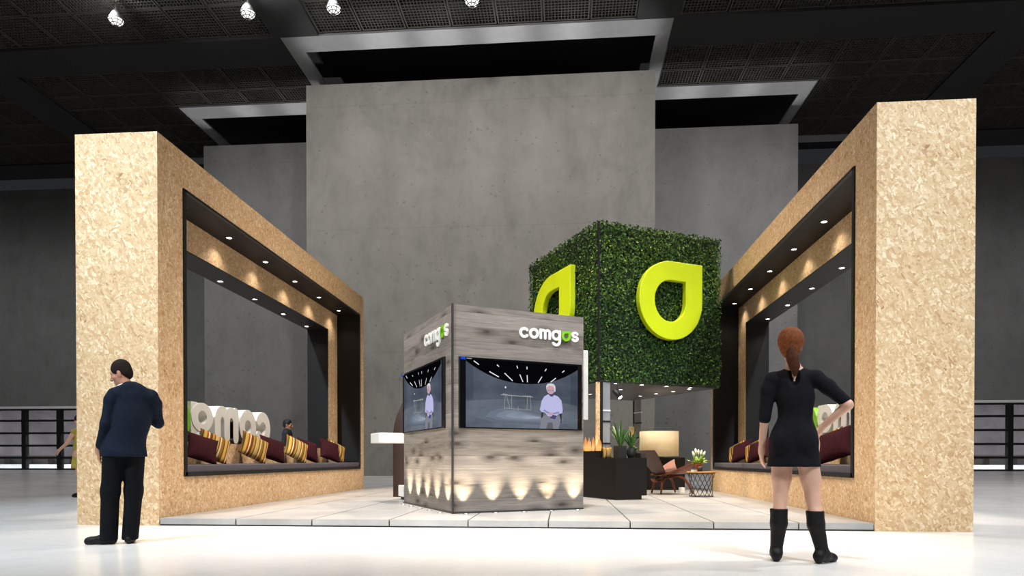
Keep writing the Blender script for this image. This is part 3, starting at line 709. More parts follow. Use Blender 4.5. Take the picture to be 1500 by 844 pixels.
def emblem(rot,x0,x1,zlo,zhi,hx0,hx1,hz0,hz1,dep=.12):
    r=(x1-x0)/2; out=drop((x0+x1)/2,0,r); out=[(x,(zlo+zhi)/2+y*(zhi-zlo)/2/r) for x,y in out]
    ri=(hx1-hx0)/2; inn=drop((hx0+hx1)/2,0,ri); inn=[(x,(hz0+hz1)/2+y*(hz1-hz0)/2/ri) for x,y in inn]
    mb=MB(); mb.ring([(x,y-PZ) for x,y in out],[(x,y-PZ) for x,y in inn],dep,STAND)
    o=mb.build('emblem',M['lime'],cub,bevel=.012,rot=(0,0,rot),fixn=True); o.location=(0,-.03,0) if rot==0 else (-.03,0,0); o['label']='lime green drop-shaped emblem'
emblem(0,.81,2.315,3.165,4.71,1.17,1.908,3.52,4.335)
emblem(-PI/2,-2.63,-.866,3.165,4.73,-2.165,-1.37,3.52,4.39)
b=MB(); b.box((.025,-.005,zz(.834)),(.09,.05,zz(CZ0)-.02)); o=b.build('post',M['blackmetal'],cub)
b=MB(); b.box((-.03,-.005,zz(.834)),(.025,.06,zz(CZ0)-.02)); o=b.build('post_facing',M['osb'],cub); o['label']='chipboard strip along the front post'
b=MB(); b.box((CU-.06,CV-.06,zz(PZ)),(CU-.02,CV-.02,zz(CZ0)-.02)); b.build('post',M['blackmetal'],cub)
# narrow pale mirror strips beside the posts; reflected window bars built as shapes
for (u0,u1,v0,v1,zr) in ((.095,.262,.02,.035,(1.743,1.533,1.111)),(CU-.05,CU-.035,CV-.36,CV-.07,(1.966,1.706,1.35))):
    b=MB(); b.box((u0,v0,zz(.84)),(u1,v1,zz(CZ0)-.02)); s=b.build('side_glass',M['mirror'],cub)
    b=MB(); z=zz(zr[0]); b.box((u0-.012,v0-.012,z-.012),(u1+.006,v1+.006,z+.012)); b.build('white_bar',M['rail'],s)
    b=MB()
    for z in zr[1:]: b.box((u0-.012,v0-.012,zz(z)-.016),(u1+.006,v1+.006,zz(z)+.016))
    b.build('mirrored_black_bars',M['blackmetal'],s)
DLS=[(.36,-.06),(.95,-.06),(1.56,-.06),(2.17,-.06)]
def cl(px): return px
for X,Y in ((1.014,12.97),(1.541,13.25),(2.065,13.54),(2.59,13.84),(2.62,14.12),(2.358,14.54),(2.064,15.05),(1.776,15.56),(1.2,14.1),(.6,15.0)):
    c_,s_=math.cos(R(CT)),math.sin(R(CT)); dx,dy=X-CA[0],Y-CA[1]; u,v=dx*c_+dy*s_,-dx*s_+dy*c_
    d=MB(); d.lathe([(.055,0),(.055,-.007),(.04,-.009),(.036,-.002)],20,cap=False); dl=d.build('downlight',M['steel'],cub,loc=(u,v,zz(CZ0)-.02))
    d=MB(); d.lathe([(.038,-.003),(.038,-.006),(.02,-.008)],20); d.build('lens',M['lamp'],dl)
    spot((X,Y,CZ0-.05),(X,Y,0),55,110,.6,(1,.86,.66),.03)
# black spot lamp on a rod below the cube
t=thing('pendant_spot','black cylinder spot lamp on a rod hanging under the green cube','spot lamp',(1.02,12.75,CZ0-.02))
b=MB(); b.tube([(0,0,0),(0,0,-.19)],.008); b.lathe([(.03,-.012),(.03,0)],16); b.build('rod',M['blackmetal'],t)
b=MB(); ax=Vector((.55,-.35,-.72)).normalized(); c0=Vector((-.06,.03,-.15)); b.tube([c0,c0+ax*.02,c0+ax*.2],[.045,.05,.05],20); b.build('barrel',M['blackmetal'],t)
b=MB(); b.tube([c0+ax*.2,c0+ax*.206],[.042,.038],20); b.build('lens',M['lamp'],t)

# ------------------------------------------------------------------ seating corner under the cube
def loc2(o,th,u,v): c_,s_=math.cos(R(th)),math.sin(R(th)); return (o[0]+u*c_-v*s_,o[1]+u*s_+v*c_)
CC=(.914,11.70)
t=thing('fireplace_cabinet','low black cabinet carrying the gas fire and dark plant pots','cabinet',(*CC,PZ),R(27.5))
b=MB(); b.box((0,0,.07),(.648,1.45,.742)); b.build('body',M['black'],t,bevel=.003)
b=MB(); b.box((0.0,0.0,0),(.535,1.42,.07)); b.build('plinth',M['black'],t)
ZT=PZ+.742
t=thing('gas_burner','small black burner box with open gas flames on the black cabinet','burner',(*loc2(CC,27.5,.09,1.0),ZT),R(27.5))
b=MB(); b.box((-.085,-.42,0),(.085,.32,.13)); b.build('burner_box',M['black'],t,bevel=.003)
fl=MB(); fl.smooth=True
for k in range(16):
    y=-.36+.045*k+random.uniform(-.01,.01); x=random.uniform(-.04,.04); h=random.uniform(.17,.31); w=random.uniform(.028,.045)
    P=[]
    for i in range(9):
        s=i/8; rr=w*(math.sin(PI*min(1,s*.9+.12))**.8)*(1-s)**.45; ox=.03*math.sin(5*s+k)*s; 
        P.append([(x+ox+rr*math.cos(a),y+ox*.7+rr*math.sin(a),.128+h*s) for a in np.linspace(0,2*PI,9)])
    fl.grid(P)
o=fl.build('flames',M['flame'],t); o['label']='orange gas flames with a blue base'; o.location=(0,0,0)
pl=bpy.data.lights.new('flame_lamp','POINT'); pl.energy=4; pl.color=(1,.6,.3); pl.shadow_soft_size=.1; po=bpy.data.objects.new('flame_lamp',pl); COL.objects.link(po); po.location=(*loc2(CC,27.5,.09,1.0),ZT+.3)
def blade(mb,base,az,lean,L,w,curl=.5,n=7):
    P=[]; d=Vector((math.cos(az),math.sin(az),0)); s=Vector((-d.y,d.x,0)); p=Vector(base); a=lean
    for i in range(n+1):
        k=i/n; wd=w*(.55+1.2*k)*(1-k)**.6 if k<1 else 0
        nn=(d*math.cos(a)-Vector((0,0,1))*math.sin(a))
        P.append([tuple(p-s*wd/2),tuple(p-nn*wd*.12),tuple(p+s*wd/2)])
        p=p+(d*math.sin(a)+Vector((0,0,1))*math.cos(a))*L/n; a+=curl/n
    mb.grid(P)
def spiky(u,v,H,lab,hgt=.2,rad=.075,sq=False):
    t=thing('potted_plant',lab,'plant',(*loc2(CC,27.5,u,v),ZT),R(27.5),'dark potted plants on the cabinet')
    b=MB()
    if sq: b.box((-rad,-rad,0),(rad,rad,hgt))
    else: b.lathe([(rad*.7,0),(rad*1.05,hgt*.35),(rad*1.05,hgt*.7),(rad*.72,hgt),(rad*.6,hgt),(rad*.62,hgt*.9)],24)
    b.build('pot',M['pot'],t,fixn=True)
    b=MB(); b.lathe([(.01,hgt*.93),(rad*.7,hgt*.94),(.01,hgt*.945)],12); b.build('soil',M['soil'],t)
    b=MB()
    for k in range(26):
        az=random.uniform(0,2*PI); blade(b,(.02*math.cos(az),.02*math.sin(az),hgt*.9),az,random.uniform(.05,.55),random.uniform(.55,1)*H,random.uniform(.03,.05),random.uniform(.1,.7))
    b.build('leaves',M['plant'],t); return t
spiky(.315,.36,.56,'tall spiky green plant in a square dark planter on the black cabinet',.22,.085,True)
spiky(.49,.27,.38,'shorter spiky plant in a round dark pot, right of the tall planter',.2,.075)
t=MB(); t.box((-.035,-.09,0),(.06,.09,.085)); o=t.build('small_box',M['dark'],loc=(*loc2(CC,27.5,.575,.12),ZT),rot=(0,0,R(27.5)),bevel=.004); tag(o,'small dark box at the right end of the black cabinet top','box')
o=bpy.data.objects.new('cushion',CUS['s']); link(o); o.scale=(.40,.42,.42); o.location=(*loc2(CC,27.5,.13,.50),ZT+.095); o.rotation_euler=(R(-12),0,R(20)); tag(o,'little striped cushion standing on the black cabinet right of the flames','cushion')

# shell lounge chair
def shell_chair():
    t=thing('lounge_chair','low walnut shell lounge chair with dark leather pads and three legs','chair',(2.13,13.9,PZ+.004),R(20))
    def seatP(s,k,off=0):     # s across -1..1, k from back 0 to front 1 ; faces +x
        w=.46*(.52+.48*min(1,k*1.25)**.8); x=-.26+.62*k+.07*abs(s)**2*k; z=.36+.05*k-.0*k+ (.30*abs(s)**2.3)*(k**1.1)+.02*(1-k)
        return Vector((x,s*w,z+off))
    def backP(s,k,off=0):     # k from bottom 0 to top 1
        w=.24+.20*k**.8-.10*max(0,k-.8)*2; x=-.20-.36*k+.06*abs(s)**2; z=.37+.52*k
        return Vector((x+off,s*w,z+off*.5))
    def sheet(fn,ns,nk,th,s0=-1,s1=1,k0=0,k1=1,off=0):
        mb=MB(); S=np.linspace(s0,s1,ns); K=np.linspace(k0,k1,nk)
        top=[[tuple(fn(s,k,off+th)) for k in K] for s in S]; bot=[[tuple(fn(s,k,off)) for k in K] for s in S]
        loop=[(i,0) for i in range(ns)]+[(ns-1,j) for j in range(1,nk)]+[(i,nk-1) for i in range(ns-2,-1,-1)]+[(0,j) for j in range(nk-2,0,-1)]
        mb.grid(top); mb.grid([r for r in reversed(bot)])
        vs=[top[i][j] for i,j in loop]+[bot[i][j] for i,j in loop]; n=len(loop)
        mb.add(vs,[(i,(i+1)%n,n+(i+1)%n,n+i) for i in range(n)]); return mb
    sheet(seatP,25,15,.014).build('seat_shell',M['walnut'],t,fixn=True); sheet(backP,17,13,.014).build('back_shell',M['walnutshade'],t,fixn=True)
    sheet(seatP,17,13,.03,-.62,.62,.08,.95,.014).build('seat_pad',M['leather'],t,fixn=True); sheet(backP,13,11,.03,-.86,.86,.14,.97,.014).build('back_pad',M['leather'],t,fixn=True)
    for sg in (-1,1):
        l=MB(); pts=[(.02,.05*sg,.35),(.14,.20*sg,.37),(.24,.27*sg,.33),(.31,.31*sg,.22),(.40,.36*sg,.012)]
        l.tube(pts,[.018,.026,.03,.027,.017],10); l.build('leg',M['walnut'],t)
        l=MB(); l.tube([(-.10,.14*sg,.36),(-.2,.17*sg,.24),(-.24,.2*sg,.012)],[.03,.026,.018],10); l.build('leg',M['walnut'],t)
    l=MB(); P=[]
    for k in np.linspace(0,1,12):
        x=.10-.42*k-.06*math.sin(PI*k); z=.345-.2*math.sin(k*PI*.55)**2+.18*k*k; w=.13*(1-.35*k)
        P.append([(x,-w,z),(x,w,z),(x-.012,w,z-.014),(x-.012,-w,z-.014),(x,-w,z)])
    l.grid(P); l.build('under_brace',M['walnut'],t)
shell_chair()

# wire side table with its plant
TBX=(2.645,13.0)
t=thing('side_table','low side table with round oak top on a black zigzag wire basket','table',(*TBX,PZ))
b=MB(); b.lathe([(.26,.455),(.272,.46),(.272,.478),(.265,.484)],40); b.build('tabletop',M['tabletop'],t,fixn=True)
b=MB(); r0,r1,n=.255,.225,15
for k in range(n):
    a0=2*PI*k/n
    for st in (2.5,-2.5):
        a1=a0+2*PI*st/n; b.tube([(r0*math.cos(a0),r0*math.sin(a0),.452),(r1*math.cos(a1),r1*math.sin(a1),.006)],.0034,6)
for r_,z in ((r0,.45),(r1,.008)): b.tube([(r_*math.cos(a),r_*math.sin(a),z) for a in np.linspace(0,2*PI,41)[:-1]],.006,6,closed=True)
b.build('wire_base',M['blackmetal'],t)
TZ=PZ+.484
t=thing('flower_pot','terracotta pot with pale green leaves and cream lily blooms on the side table','plant',(2.60,13.06,TZ))
b=MB(); b.lathe([(.05,0),(.068,.12),(.075,.12),(.075,.15),(.066,.15),(.062,.12)],24); b.build('pot',M['terracotta'],t,fixn=True)
b=MB(); b.lathe([(.01,.125),(.06,.128),(.01,.13)],12); b.build('soil',M['soil'],t)
b=MB()
for k in range(54): az=random.uniform(0,2*PI); blade(b,(.03*math.cos(az),.03*math.sin(az),.12),az,random.uniform(.1,1.0),random.uniform(.12,.24),random.uniform(.05,.075),random.uniform(.3,1.2))
b.build('leaves',M['plant2'],t)
b=MB(); f_=MB()
for k,(ax,ay,hh) in enumerate(((-.09,0,.34),(-.04,.03,.39),(.0,-.02,.37),(.06,.02,.36),(.11,0,.34))):
    p=Vector((ax,ay,hh)); b.tube([(ax*.1,ay*.1,.12),(ax*.6,ay*.6,.26),tuple(p-Vector((0,0,.04)))],.004,6)
    d=Vector((ax*1.4,ay,.35)).normalized(); f_.tube([p-d*.05,p-d*.01,p+d*.03,p+d*.06],[.006,.024,.02,.002],10)
b.build('stems',M['plant2'],t); f_.build('petals',M['petal'],t)
t=MB(); t.lathe([(.036,0),(.042,.0),(.044,.10),(.036,.10),(.034,.02)],24); o=t.build('dark_cup',M['pot'],loc=(2.595,12.84,TZ),fixn=True); tag(o,'dark cylindrical cup in front of the terracotta pot on the side table','cup')
t=MB()
for k in range(3): t.box((-.05+.006*k,-.035,.012*k),(.045,.035+.003*k,.012*k+.011))
o=t.build('paper_stack',M['white'],loc=(2.50,12.95,TZ),rot=(0,0,.4)); tag(o,'small stack of white papers at the left edge of the side table','papers')
t=MB(); t.box((-.05,-.05,0),(.05,.05,.11)); o=t.build('white_cube',M['white'],loc=(2.55,14.55,PZ),rot=(0,0,.3),bevel=.006); tag(o,'small white cube on the floor behind the lounge chair leg','box')

# black chest with a big drum lamp
t=thing('black_chest','large plain black chest behind the lounge chair','chest',(2.29,16.0,PZ))
b=MB(); b.box((-.54,-.27,.03),(.54,.32,.765)); b.build('body',M['black'],t,bevel=.004); b=MB(); b.box((-.5,-.24,0),(.5,.29,.03)); b.build('plinth',M['blackmetal'],t)
LZ=PZ+.765
t=thing('drum_lamp','large cream drum lampshade standing on the black chest','lamp',(2.27,16.02,LZ))
b=MB(); b.lathe([(.14,0),(.14,.015),(.03,.02),(.02,.05),(.02,.3)],24); b.build('lamp_base',M['blackmetal'],t)
b=MB(); b.lathe([(.452,.03),(.458,.03),(.458,.615),(.452,.615),(.452,.03)],48,cap=False); b.build('lamp_shade',M['shade'],t,fixn=True)
b=MB()
for a in range(3): b.tube([(0,0,.3),(.452*math.cos(a*2*PI/3),.452*math.sin(a*2*PI/3),.6)],.004,6)
b.build('shade_spider',M['steel'],t)
ll=bpy.data.lights.new('drum_fill_lamp','POINT'); ll.energy=7; ll.color=(1,.9,.74); ll.shadow_soft_size=.06; lo_=bpy.data.objects.new('drum_fill_lamp',ll); COL.objects.link(lo_); lo_.location=(2.27,16.02,LZ+.36)  # light added inside to brighten the cream shade
t=MB(); t.box((-.06,-.02,0),(.06,.02,1.52)); o=t.build('upright_panel',M['osb'],loc=(1.66,16.4,PZ)); tag(o,'narrow upright chipboard panel just left of the cream drum lamp','panel')
t=thing('potted_shrub','dark narrow shrub in a pot between the spiky plants and the drum lamp','plant',(1.62,15.2,PZ))
b=MB(); b.lathe([(.10,0),(.13,.3),(.11,.3),(.1,.26)],20); b.build('pot',M['pot'],t,fixn=True)
b=MB(); b.tube([(0,0,.1),(0,0,.9)],.012); b.build('stem',M['brown'],t)
b=MB()
for k in range(150):
    az=random.uniform(0,2*PI); blade(b,(0,0,random.uniform(.35,.95)),az,random.uniform(.6,1.3),random.uniform(.1,.17),.04,.6,4)
b.build('leaves',M['plant'],t)
# ------------------------------------------------------------------ people: smooth bodies grown from joints
class Body:
    def __init__(s): s.ops=[]
    def cap(s,a,b,ra,rb,k=.02,flat=(1,1,1),op='u'): s.ops.append(('c',np.array(a,float),np.array(b,float),ra,rb,k,np.array(flat,float),op)); return s
    def chain(s,pts,rs,k=.02,flat=(1,1,1)):
        for i in range(len(pts)-1): s.cap(pts[i],pts[i+1],rs[i],rs[i+1],k,flat)
        return s
    def ell(s,c,r,M_=None,k=.02,op='u'): s.ops.append(('e',np.array(c,float),np.array(r,float),np.eye(3) if M_ is None else np.array(M_),0,k,None,op)); return s
    def half(s,c,n,k=.01):      # cut away everything on the side the normal points to
        s.ops.append(('h',np.array(c,float),np.array(n,float)/np.linalg.norm(n),0,0,k,None,'h')); return s
    def mesh(s,name,mat,vox=.007):
        lo=np.full(3,1e9); hi=-lo
        for o in s.ops:
            if o[7]!='u': continue
            if o[0]=='c': r=max(o[3],o[4])*np.maximum(1,o[6]); lo=np.minimum(lo,np.minimum(o[1],o[2])-r); hi=np.maximum(hi,np.maximum(o[1],o[2])+r)
            else: r=max(o[2]); lo=np.minimum(lo,o[1]-r); hi=np.maximum(hi,o[1]+r)
        lo-=4*vox; hi+=4*vox; n=np.ceil((hi-lo)/vox).astype(int)+1
        ax=[lo[i]+vox*np.arange(n[i]) for i in range(3)]
        D=np.full(n,.2,np.float32)
        for o in s.ops:
            ty,k=o[0],o[5]
            if ty=='h':
                d=((ax[0][:,None,None]-o[1][0])*o[2][0]+(ax[1][None,:,None]-o[1][1])*o[2][1]+(ax[2][None,None,:]-o[1][2])*o[2][2]).astype(np.float32)
                D=np.maximum(D,d); continue
            if ty=='c': r=max(o[3],o[4])*np.maximum(1,o[6]); a=np.minimum(o[1],o[2])-r; b=np.maximum(o[1],o[2])+r
            else: r=max(o[2]); a=o[1]-r; b=o[1]+r
            m=k+.03; i0=np.clip(((a-m-lo)/vox).astype(int),0,n-1); i1=np.clip(((b+m-lo)/vox).astype(int)+2,1,n)
            sl=tuple(slice(i0[i],i1[i]) for i in range(3))
            X=ax[0][sl[0]][:,None,None]; Y=ax[1][sl[1]][None,:,None]; Z=ax[2][sl[2]][None,None,:]
            if ty=='c':
                f=o[6]; p0,p1=o[1]/f,o[2]/f; bx,by,bz=p1-p0; qx,qy,qz=X/f[0]-p0[0],Y/f[1]-p0[1],Z/f[2]-p0[2]
                t=np.clip((qx*bx+qy*by+qz*bz)/max(1e-9,bx*bx+by*by+bz*bz),0,1)
                d=np.sqrt((qx-t*bx)**2+(qy-t*by)**2+(qz-t*bz)**2)-(o[3]+(o[4]-o[3])*t)
                d=d*min(1,f.min()) if f.min()<1 else d
            else:
                A=o[3]; qx,qy,qz=X-o[1][0],Y-o[1][1],Z-o[1][2]
                u=[(A[0][i]*qx+A[1][i]*qy+A[2][i]*qz)/o[2][i] for i in range(3)]
                l=np.sqrt(u[0]**2+u[1]**2+u[2]**2); l2=np.sqrt((u[0]/o[2][0])**2+(u[1]/o[2][1])**2+(u[2]/o[2][2])**2)+1e-9
                d=l*(l-1)/l2
            d=d.astype(np.float32); B=D[sl]
            if o[7]=='u':
                h=np.maximum(k-np.abs(B-d),0)/k if k>0 else 0
                D[sl]=np.minimum(B,d)-h*h*k*.25
            else:
                h=np.maximum(k-np.abs(-d-B),0)/k if k>0 else 0
                D[sl]=np.maximum(B,-d)+h*h*k*.25
        # surface nets
        S=D<0
        c=[D[i:n[0]-1+i,j:n[1]-1+j,l:n[2]-1+l] for i in (0,1) for j in (0,1) for l in (0,1)]
        cs=sum((x<0).astype(np.int8) for x in c); act=(cs>0)&(cs<8)
        I=np.argwhere(act); idx=np.full(act.shape,-1,np.int64); idx[act]=np.arange(len(I))
        cv=np.stack([x[act] for x in c],1); off=np.array([(i,j,l) for i in (0,1) for j in (0,1) for l in (0,1)],float)
        acc=np.zeros((len(I),3)); cnt=np.zeros((len(I),1))
        for p in range(8):
            for q_ in range(p+1,8):
                if np.abs(off[p]-off[q_]).sum()!=1: continue
                a,b=cv[:,p],cv[:,q_]; mk=(a<0)!=(b<0); t=np.where(mk,a/np.where(mk,a-b,1),0)[:,None]
                acc+=np.where(mk[:,None],off[p]+t*(off[q_]-off[p]),0); cnt+=mk[:,None]
        V=lo+(I+acc/cnt)*vox
        F=[]
        for axn in range(3):
            s0=[slice(None)]*3; s1=[slice(None)]*3; s0[axn]=slice(0,-1); s1[axn]=slice(1,None)
            A,Bv=S[tuple(s0)],S[tuple(s1)]
            for flip in (0,1):
                E=np.argwhere((A&~Bv) if not flip else (~A&Bv))
                if not len(E): continue
                b1,b2=[(1,2),(2,0),(0,1)][axn]
                def cell(d1,d2):
                    C=E.copy(); C[:,b1]-=d1; C[:,b2]-=d2; return idx[C[:,0],C[:,1],C[:,2]]
                Q=np.stack([cell(0,0),cell(1,0),cell(1,1),cell(0,1)],1)
                if flip: Q=Q[:,::-1]
                F.append(Q[(Q>=0).all(1)])
        F=np.concatenate(F)
        # one relaxation pass
        for _ in range(2):
            a=np.zeros_like(V); w=np.zeros((len(V),1))
            for i in range(4):
                for j in (1,3): np.add.at(a,F[:,i],V[F[:,(i+j)%4]]); np.add.at(w,F[:,i],1)
            V=V*.5+.5*a/np.maximum(w,1)
        me=bpy.data.meshes.new(name); me.from_pydata(V.tolist(),[],F.tolist()); me.materials.append(mat)
        me.polygons.foreach_set('use_smooth',[True]*len(me.polygons)); me.update(); return me
    def build(s,name,mat,parent,vox=.007):
        o=bpy.data.objects.new(name,s.mesh(name,mat,vox)); return link(o,parent)
def rotm(yaw,pitch=0,roll=0): return np.array(Matrix.Rotation(yaw,3,'Z')@Matrix.Rotation(pitch,3,'X')@Matrix.Rotation(roll,3,'Y'))
def head(b,c,A,s=1.0):
    """skull, jaw, nose, lips, brow, ears; local front +y"""
    P=lambda x,y,z: np.array(c)+A@(np.array((x,y,z))*s)
    b.ell(P(0,-.012,.03),np.array((.076,.096,.092))*s,A,.02)
    b.ell(P(0,.022,-.045),np.array((.056,.066,.072))*s,A,.03)
    b.ell(P(0,.066,-.092),np.array((.026,.024,.022))*s,A,.02)
    b.ell(P(0,.076,.022),np.array((.056,.018,.016))*s,A,.02)
    for g in (-1,1):
        b.ell(P(.032*g,.096,.0),np.array((.018,.014,.012))*s,A,.012,'s')
        b.ell(P(.033*g,.077,.0),np.array((.013,.012,.011))*s,A,.004)
        b.ell(P(.045*g,.058,-.028),np.array((.024,.024,.022))*s,A,.02)
        b.ell(P(.078*g,-.012,-.012),np.array((.010,.020,.032))*s,A,.008)
    b.cap(P(0,.088,.012),P(0,.112,-.030),.009*s,.014*s,.012); b.ell(P(0,.098,-.034),np.array((.019,.013,.010))*s,A,.008)
    b.ell(P(0,.084,-.062),np.array((.024,.012,.006))*s,A,.006); b.ell(P(0,.082,-.074),np.array((.021,.012,.007))*s,A,.006)
def hand(b,w,d,n,side,curl=.35,s=1.0,spread=.10):
    """palm, four unequal bent fingers and a thumb; w wrist, d finger direction, n back-of-hand normal, side +1/-1 to the thumb"""
    w=Vector(w); d=Vector(d).normalized(); n=Vector(n); n=(n-d*n.dot(d)).normalized(); u=d.cross(n)*side
    b.cap(w,w+d*.03*s,.026*s,.030*s,.015)
    for i,o in enumerate((-.027,-.009,.009,.027)):
        k=w+d*.088*s+u*o*s*1.02; b.cap(w+d*.02*s+u*o*.7*s,k,.016*s,.0125*s,.012)
        L=(.066,.080,.086,.074)[i]*s; p=k; a=0
        dd=(d+u*o*spread*20*.3).normalized()
        for j,f in enumerate((.45,.32,.23)):
            a+=curl*(.7 if j==0 else 1.0); q_=p+(dd*math.cos(a)-n*math.sin(a))*L*f
            b.cap(p,q_,(.0098-.0009*j)*s,(.0092-.0009*j)*s,.003); p=q_
    t0=w+d*.025*s+u*.026*s; t1=t0+(d*.55+u*.75-n*.25).normalized()*.042*s; t2=t1+(d*.92+u*.22-n*.3).normalized()*.032*s; t3=t2+(d*.95+u*.02-n*.35).normalized()*.024*s
    b.cap(t0,t1,.015*s,.0125*s,.012); b.cap(t1,t2,.0118*s,.0105*s,.003); b.cap(t2,t3,.0105*s,.009*s,.003)
def shoe(parent,mat,ank,yaw,L=.27,name='shoe',top=.085,heel=0):
    b=Body(); c,s_=math.cos(yaw),math.sin(yaw); f=Vector((-s_,c,0)); a=Vector((ank[0],ank[1],0))
    h=Vector((0,0,1))
    b.cap(a-f*.055+h*(.042+heel),a+f*.05+h*(.045+heel*.6),.042,.043,.02); b.cap(a+f*.05+h*(.045+heel*.5),a+f*(L-.11)+h*.036,.046,.036,.03); b.cap(a+f*(L-.13)+h*.032,a+f*(L-.095)+h*.03,.038,.030,.02)
    b.cap(a-f*.02+h*.06,a-f*.01+h*top,.042,.044,.02)
    if heel: b.cap(a-f*.06+h*.012,a-f*.055+h*.05,.02,.03,.01)
    b.half((0,0,.002),(0,0,-1)); return b.build(name,mat,parent,.007)

# ---- man in the navy suit, seen from behind, head turned down to his left
mn=thing('person','person in dark navy suit jacket and black trousers, back turned, head bowed sideways','person',(-4.12,6.05,0),R(33)); mn.scale=(.89,.95,1)
hc=(-.105,.05,1.625); HA=rotm(R(68),R(-20),R(0))
b=Body(); head(b,hc,HA,1.0)
b.cap((-.02,-.01,1.44),(-.085,.025,1.57),.062,.058,.03)
b.cap((0,0,1.25),(0,0,1.40),.13,.11,.04,(1,.62,1)); b.cap((-.05,0,.95),(0,0,1.25),.14,.14,.05,(1,.68,1)); b.cap((-.13,0,.93),(-.03,0,.93),.09,.09,.04)
LH,RH=(-.315,.045,.90),(.03,.30,1.24)
b.chain([(-.165,0,1.41),(-.243,-.03,1.145),LH],[.058,.042,.03]); b.chain([(.19,0,1.41),(.252,.11,1.175),RH],[.058,.042,.03])
hand(b,LH,(.08,.06,-1),(-1,-.2,0),1,.32); hand(b,RH,(-1,.35,.15),(0,1,.4),1,.75)
for sx,hx,kx,ax in ((-1,-.165,-.20,-.215),(1,-.005,.01,-.03)): b.chain([(hx,0,.90),(kx,.02,.5),(ax,0,.08)],[.085,.055,.04],.03); b.cap((ax,0,.07),(ax+(-.11 if sx<0 else .01),(.06 if sx<0 else .12),.04),.035,.026)
b.build('body',M['skin2'],mn,.006)
b=Body(); c=np.array(hc)
P=lambda x,y,z: c+HA@np.array((x,y,z))
b.ell(P(0,-.018,.038),(.085,.102,.097),HA,.01); b.ell(P(0,-.06,-.02),(.070,.058,.062),HA,.03)
b.ell(P(0,.105,-.035),(.072,.075,.098),HA,.012,'s')
for g in (-1,1): b.ell(P(.085*g,.01,-.035),(.02,.03,.038),HA,.006,'s')
b.build('hair',M['hairdark'],mn,.006)
b=Body()
b.cap((.0,0,1.20),(.0,-.005,1.385),.172,.165,.04,(1,.68,1)); b.cap((-.04,0,1.06),(0,0,1.2),.160,.172,.05,(1,.74,1)); b.cap((-.075,-.005,.86),(-.045,0,1.06),.222,.165,.05,(1,.62,1))
b.chain([(-.075,-.02,1.455),(-.165,-.01,1.415),(-.198,-.01,1.36),(-.243,-.03,1.14),(-.300,.03,.935)],[.058,.060,.060,.049,.040],.03)
b.chain([(.06,-.02,1.455),(.185,-.01,1.41),(.222,.02,1.34),(.250,.11,1.165),(.07,.275,1.235)],[.058,.062,.062,.052,.040],.03)
b.chain([(-.085,-.03,1.47),(-.03,-.045,1.485),(.035,-.03,1.47)],[.04,.045,.04],.03)
b.half((0,0,.828),(0,0,-1)); b.ell((-.08,.03,1.56),(.066,.064,.08),None,.01,'s')
b.build('suit_jacket',M['navy'],mn,.0075)
b=Body(); b.cap((-.09,0,1.505),(-.05,-.008,1.455),.062,.066,.01); b.cap((-.1,.01,1.6),(-.05,-.0,1.44),.056,.058,.004,(1,1,1),'s'); b.half((-.09,.01,1.512),(-.35,.15,.95)); b.build('shirt_collar',M['white'],mn,.005)
b=Body(); b.cap((-.14,0,.93),(-.02,0,.93),.115,.115,.05,(1,.92,1)); b.chain([(-.17,0,.86),(-.205,.015,.5),(-.222,0,.055)],[.108,.088,.085],.04); b.chain([(.012,0,.86),(.012,.02,.5),(-.025,0,.055)],[.112,.086,.080],.04)
b.half((0,0,.035),(0,0,-1)); b.half((0,0,.92),(0,0,1)); b.build('trousers',M['trouser'],mn,.0075)
shoe(mn,M['boot'],(-.235,.0),R(70),.29); shoe(mn,M['boot'],(-.03,.01),R(-8),.28)

# ---- woman in the black dress, hand on hip, seen from behind
wm=thing('person','person in short black dress and black boots, one hand on the hip','person',(1.80,5.35,0),R(-17)); wm.scale=(.95,1,1)
hc=(-.025,.01,1.685); HA=rotm(R(-4),R(-4))
b=Body(); head(b,hc,HA,.96); b.cap((-.005,-.005,1.49),(-.02,-.0,1.62),.050,.048,.03)
b.cap((0,0,1.30),(0,0,1.44),.12,.10,.04,(1,.6,1)); b.cap((.01,0,1.1),(0,0,1.3),.115,.12,.05,(1,.66,1)); b.cap((-.06,0,.95),(.08,0,.95),.11,.11,.05,(1,.9,1))
b.ell((-.065,.09,1.31),(.06,.06,.06),None,.03); b.ell((.065,.09,1.31),(.06,.06,.06),None,.03)
LH,RH=(-.250,.05,.885),(.205,.035,1.045)
b.chain([(-.165,0,1.435),(-.225,-.01,1.13),LH],[.050,.037,.024]); b.chain([(.165,0,1.435),(.395,-.045,1.215),RH],[.050,.038,.025])
hand(b,LH,(.03,.06,-1),(-1,-.3,0),1,.28,.92); hand(b,RH,(-.40,.35,-.75),(.6,-.6,.1),1,.35,.92)
for hx,kx,ax,ay,fx,fy in ((-.085,-.10,-.125,0,0,.12),(.095,.145,.215,-.01,.06,.09)): b.chain([(hx,0,.90),(hx*.4+kx*.6,-.005,.66),(kx,.01,.50),(kx*.7+ax*.3,-.02,.37),(ax,ay,.10)],[.098,.075,.056,.050,.030],.03); b.cap((ax,ay,.08),(ax+fx*.8,ay+fy*.8,.045),.028,.02)
b.build('body',M['skin'],wm,.006)
b=Body(); c=np.array(hc)
b.ell(P(0,-.018,.045),(.104,.118,.104),HA,.02); b.ell(P(0,-.055,-.03),(.078,.062,.075),HA,.03); b.ell(P(0,-.035,.085),(.072,.078,.055),HA,.03)
b.ell(P(0,.110,-.045),(.066,.085,.105),HA,.012,'s')
b.build('hair',M['hairbrown'],wm,.006)
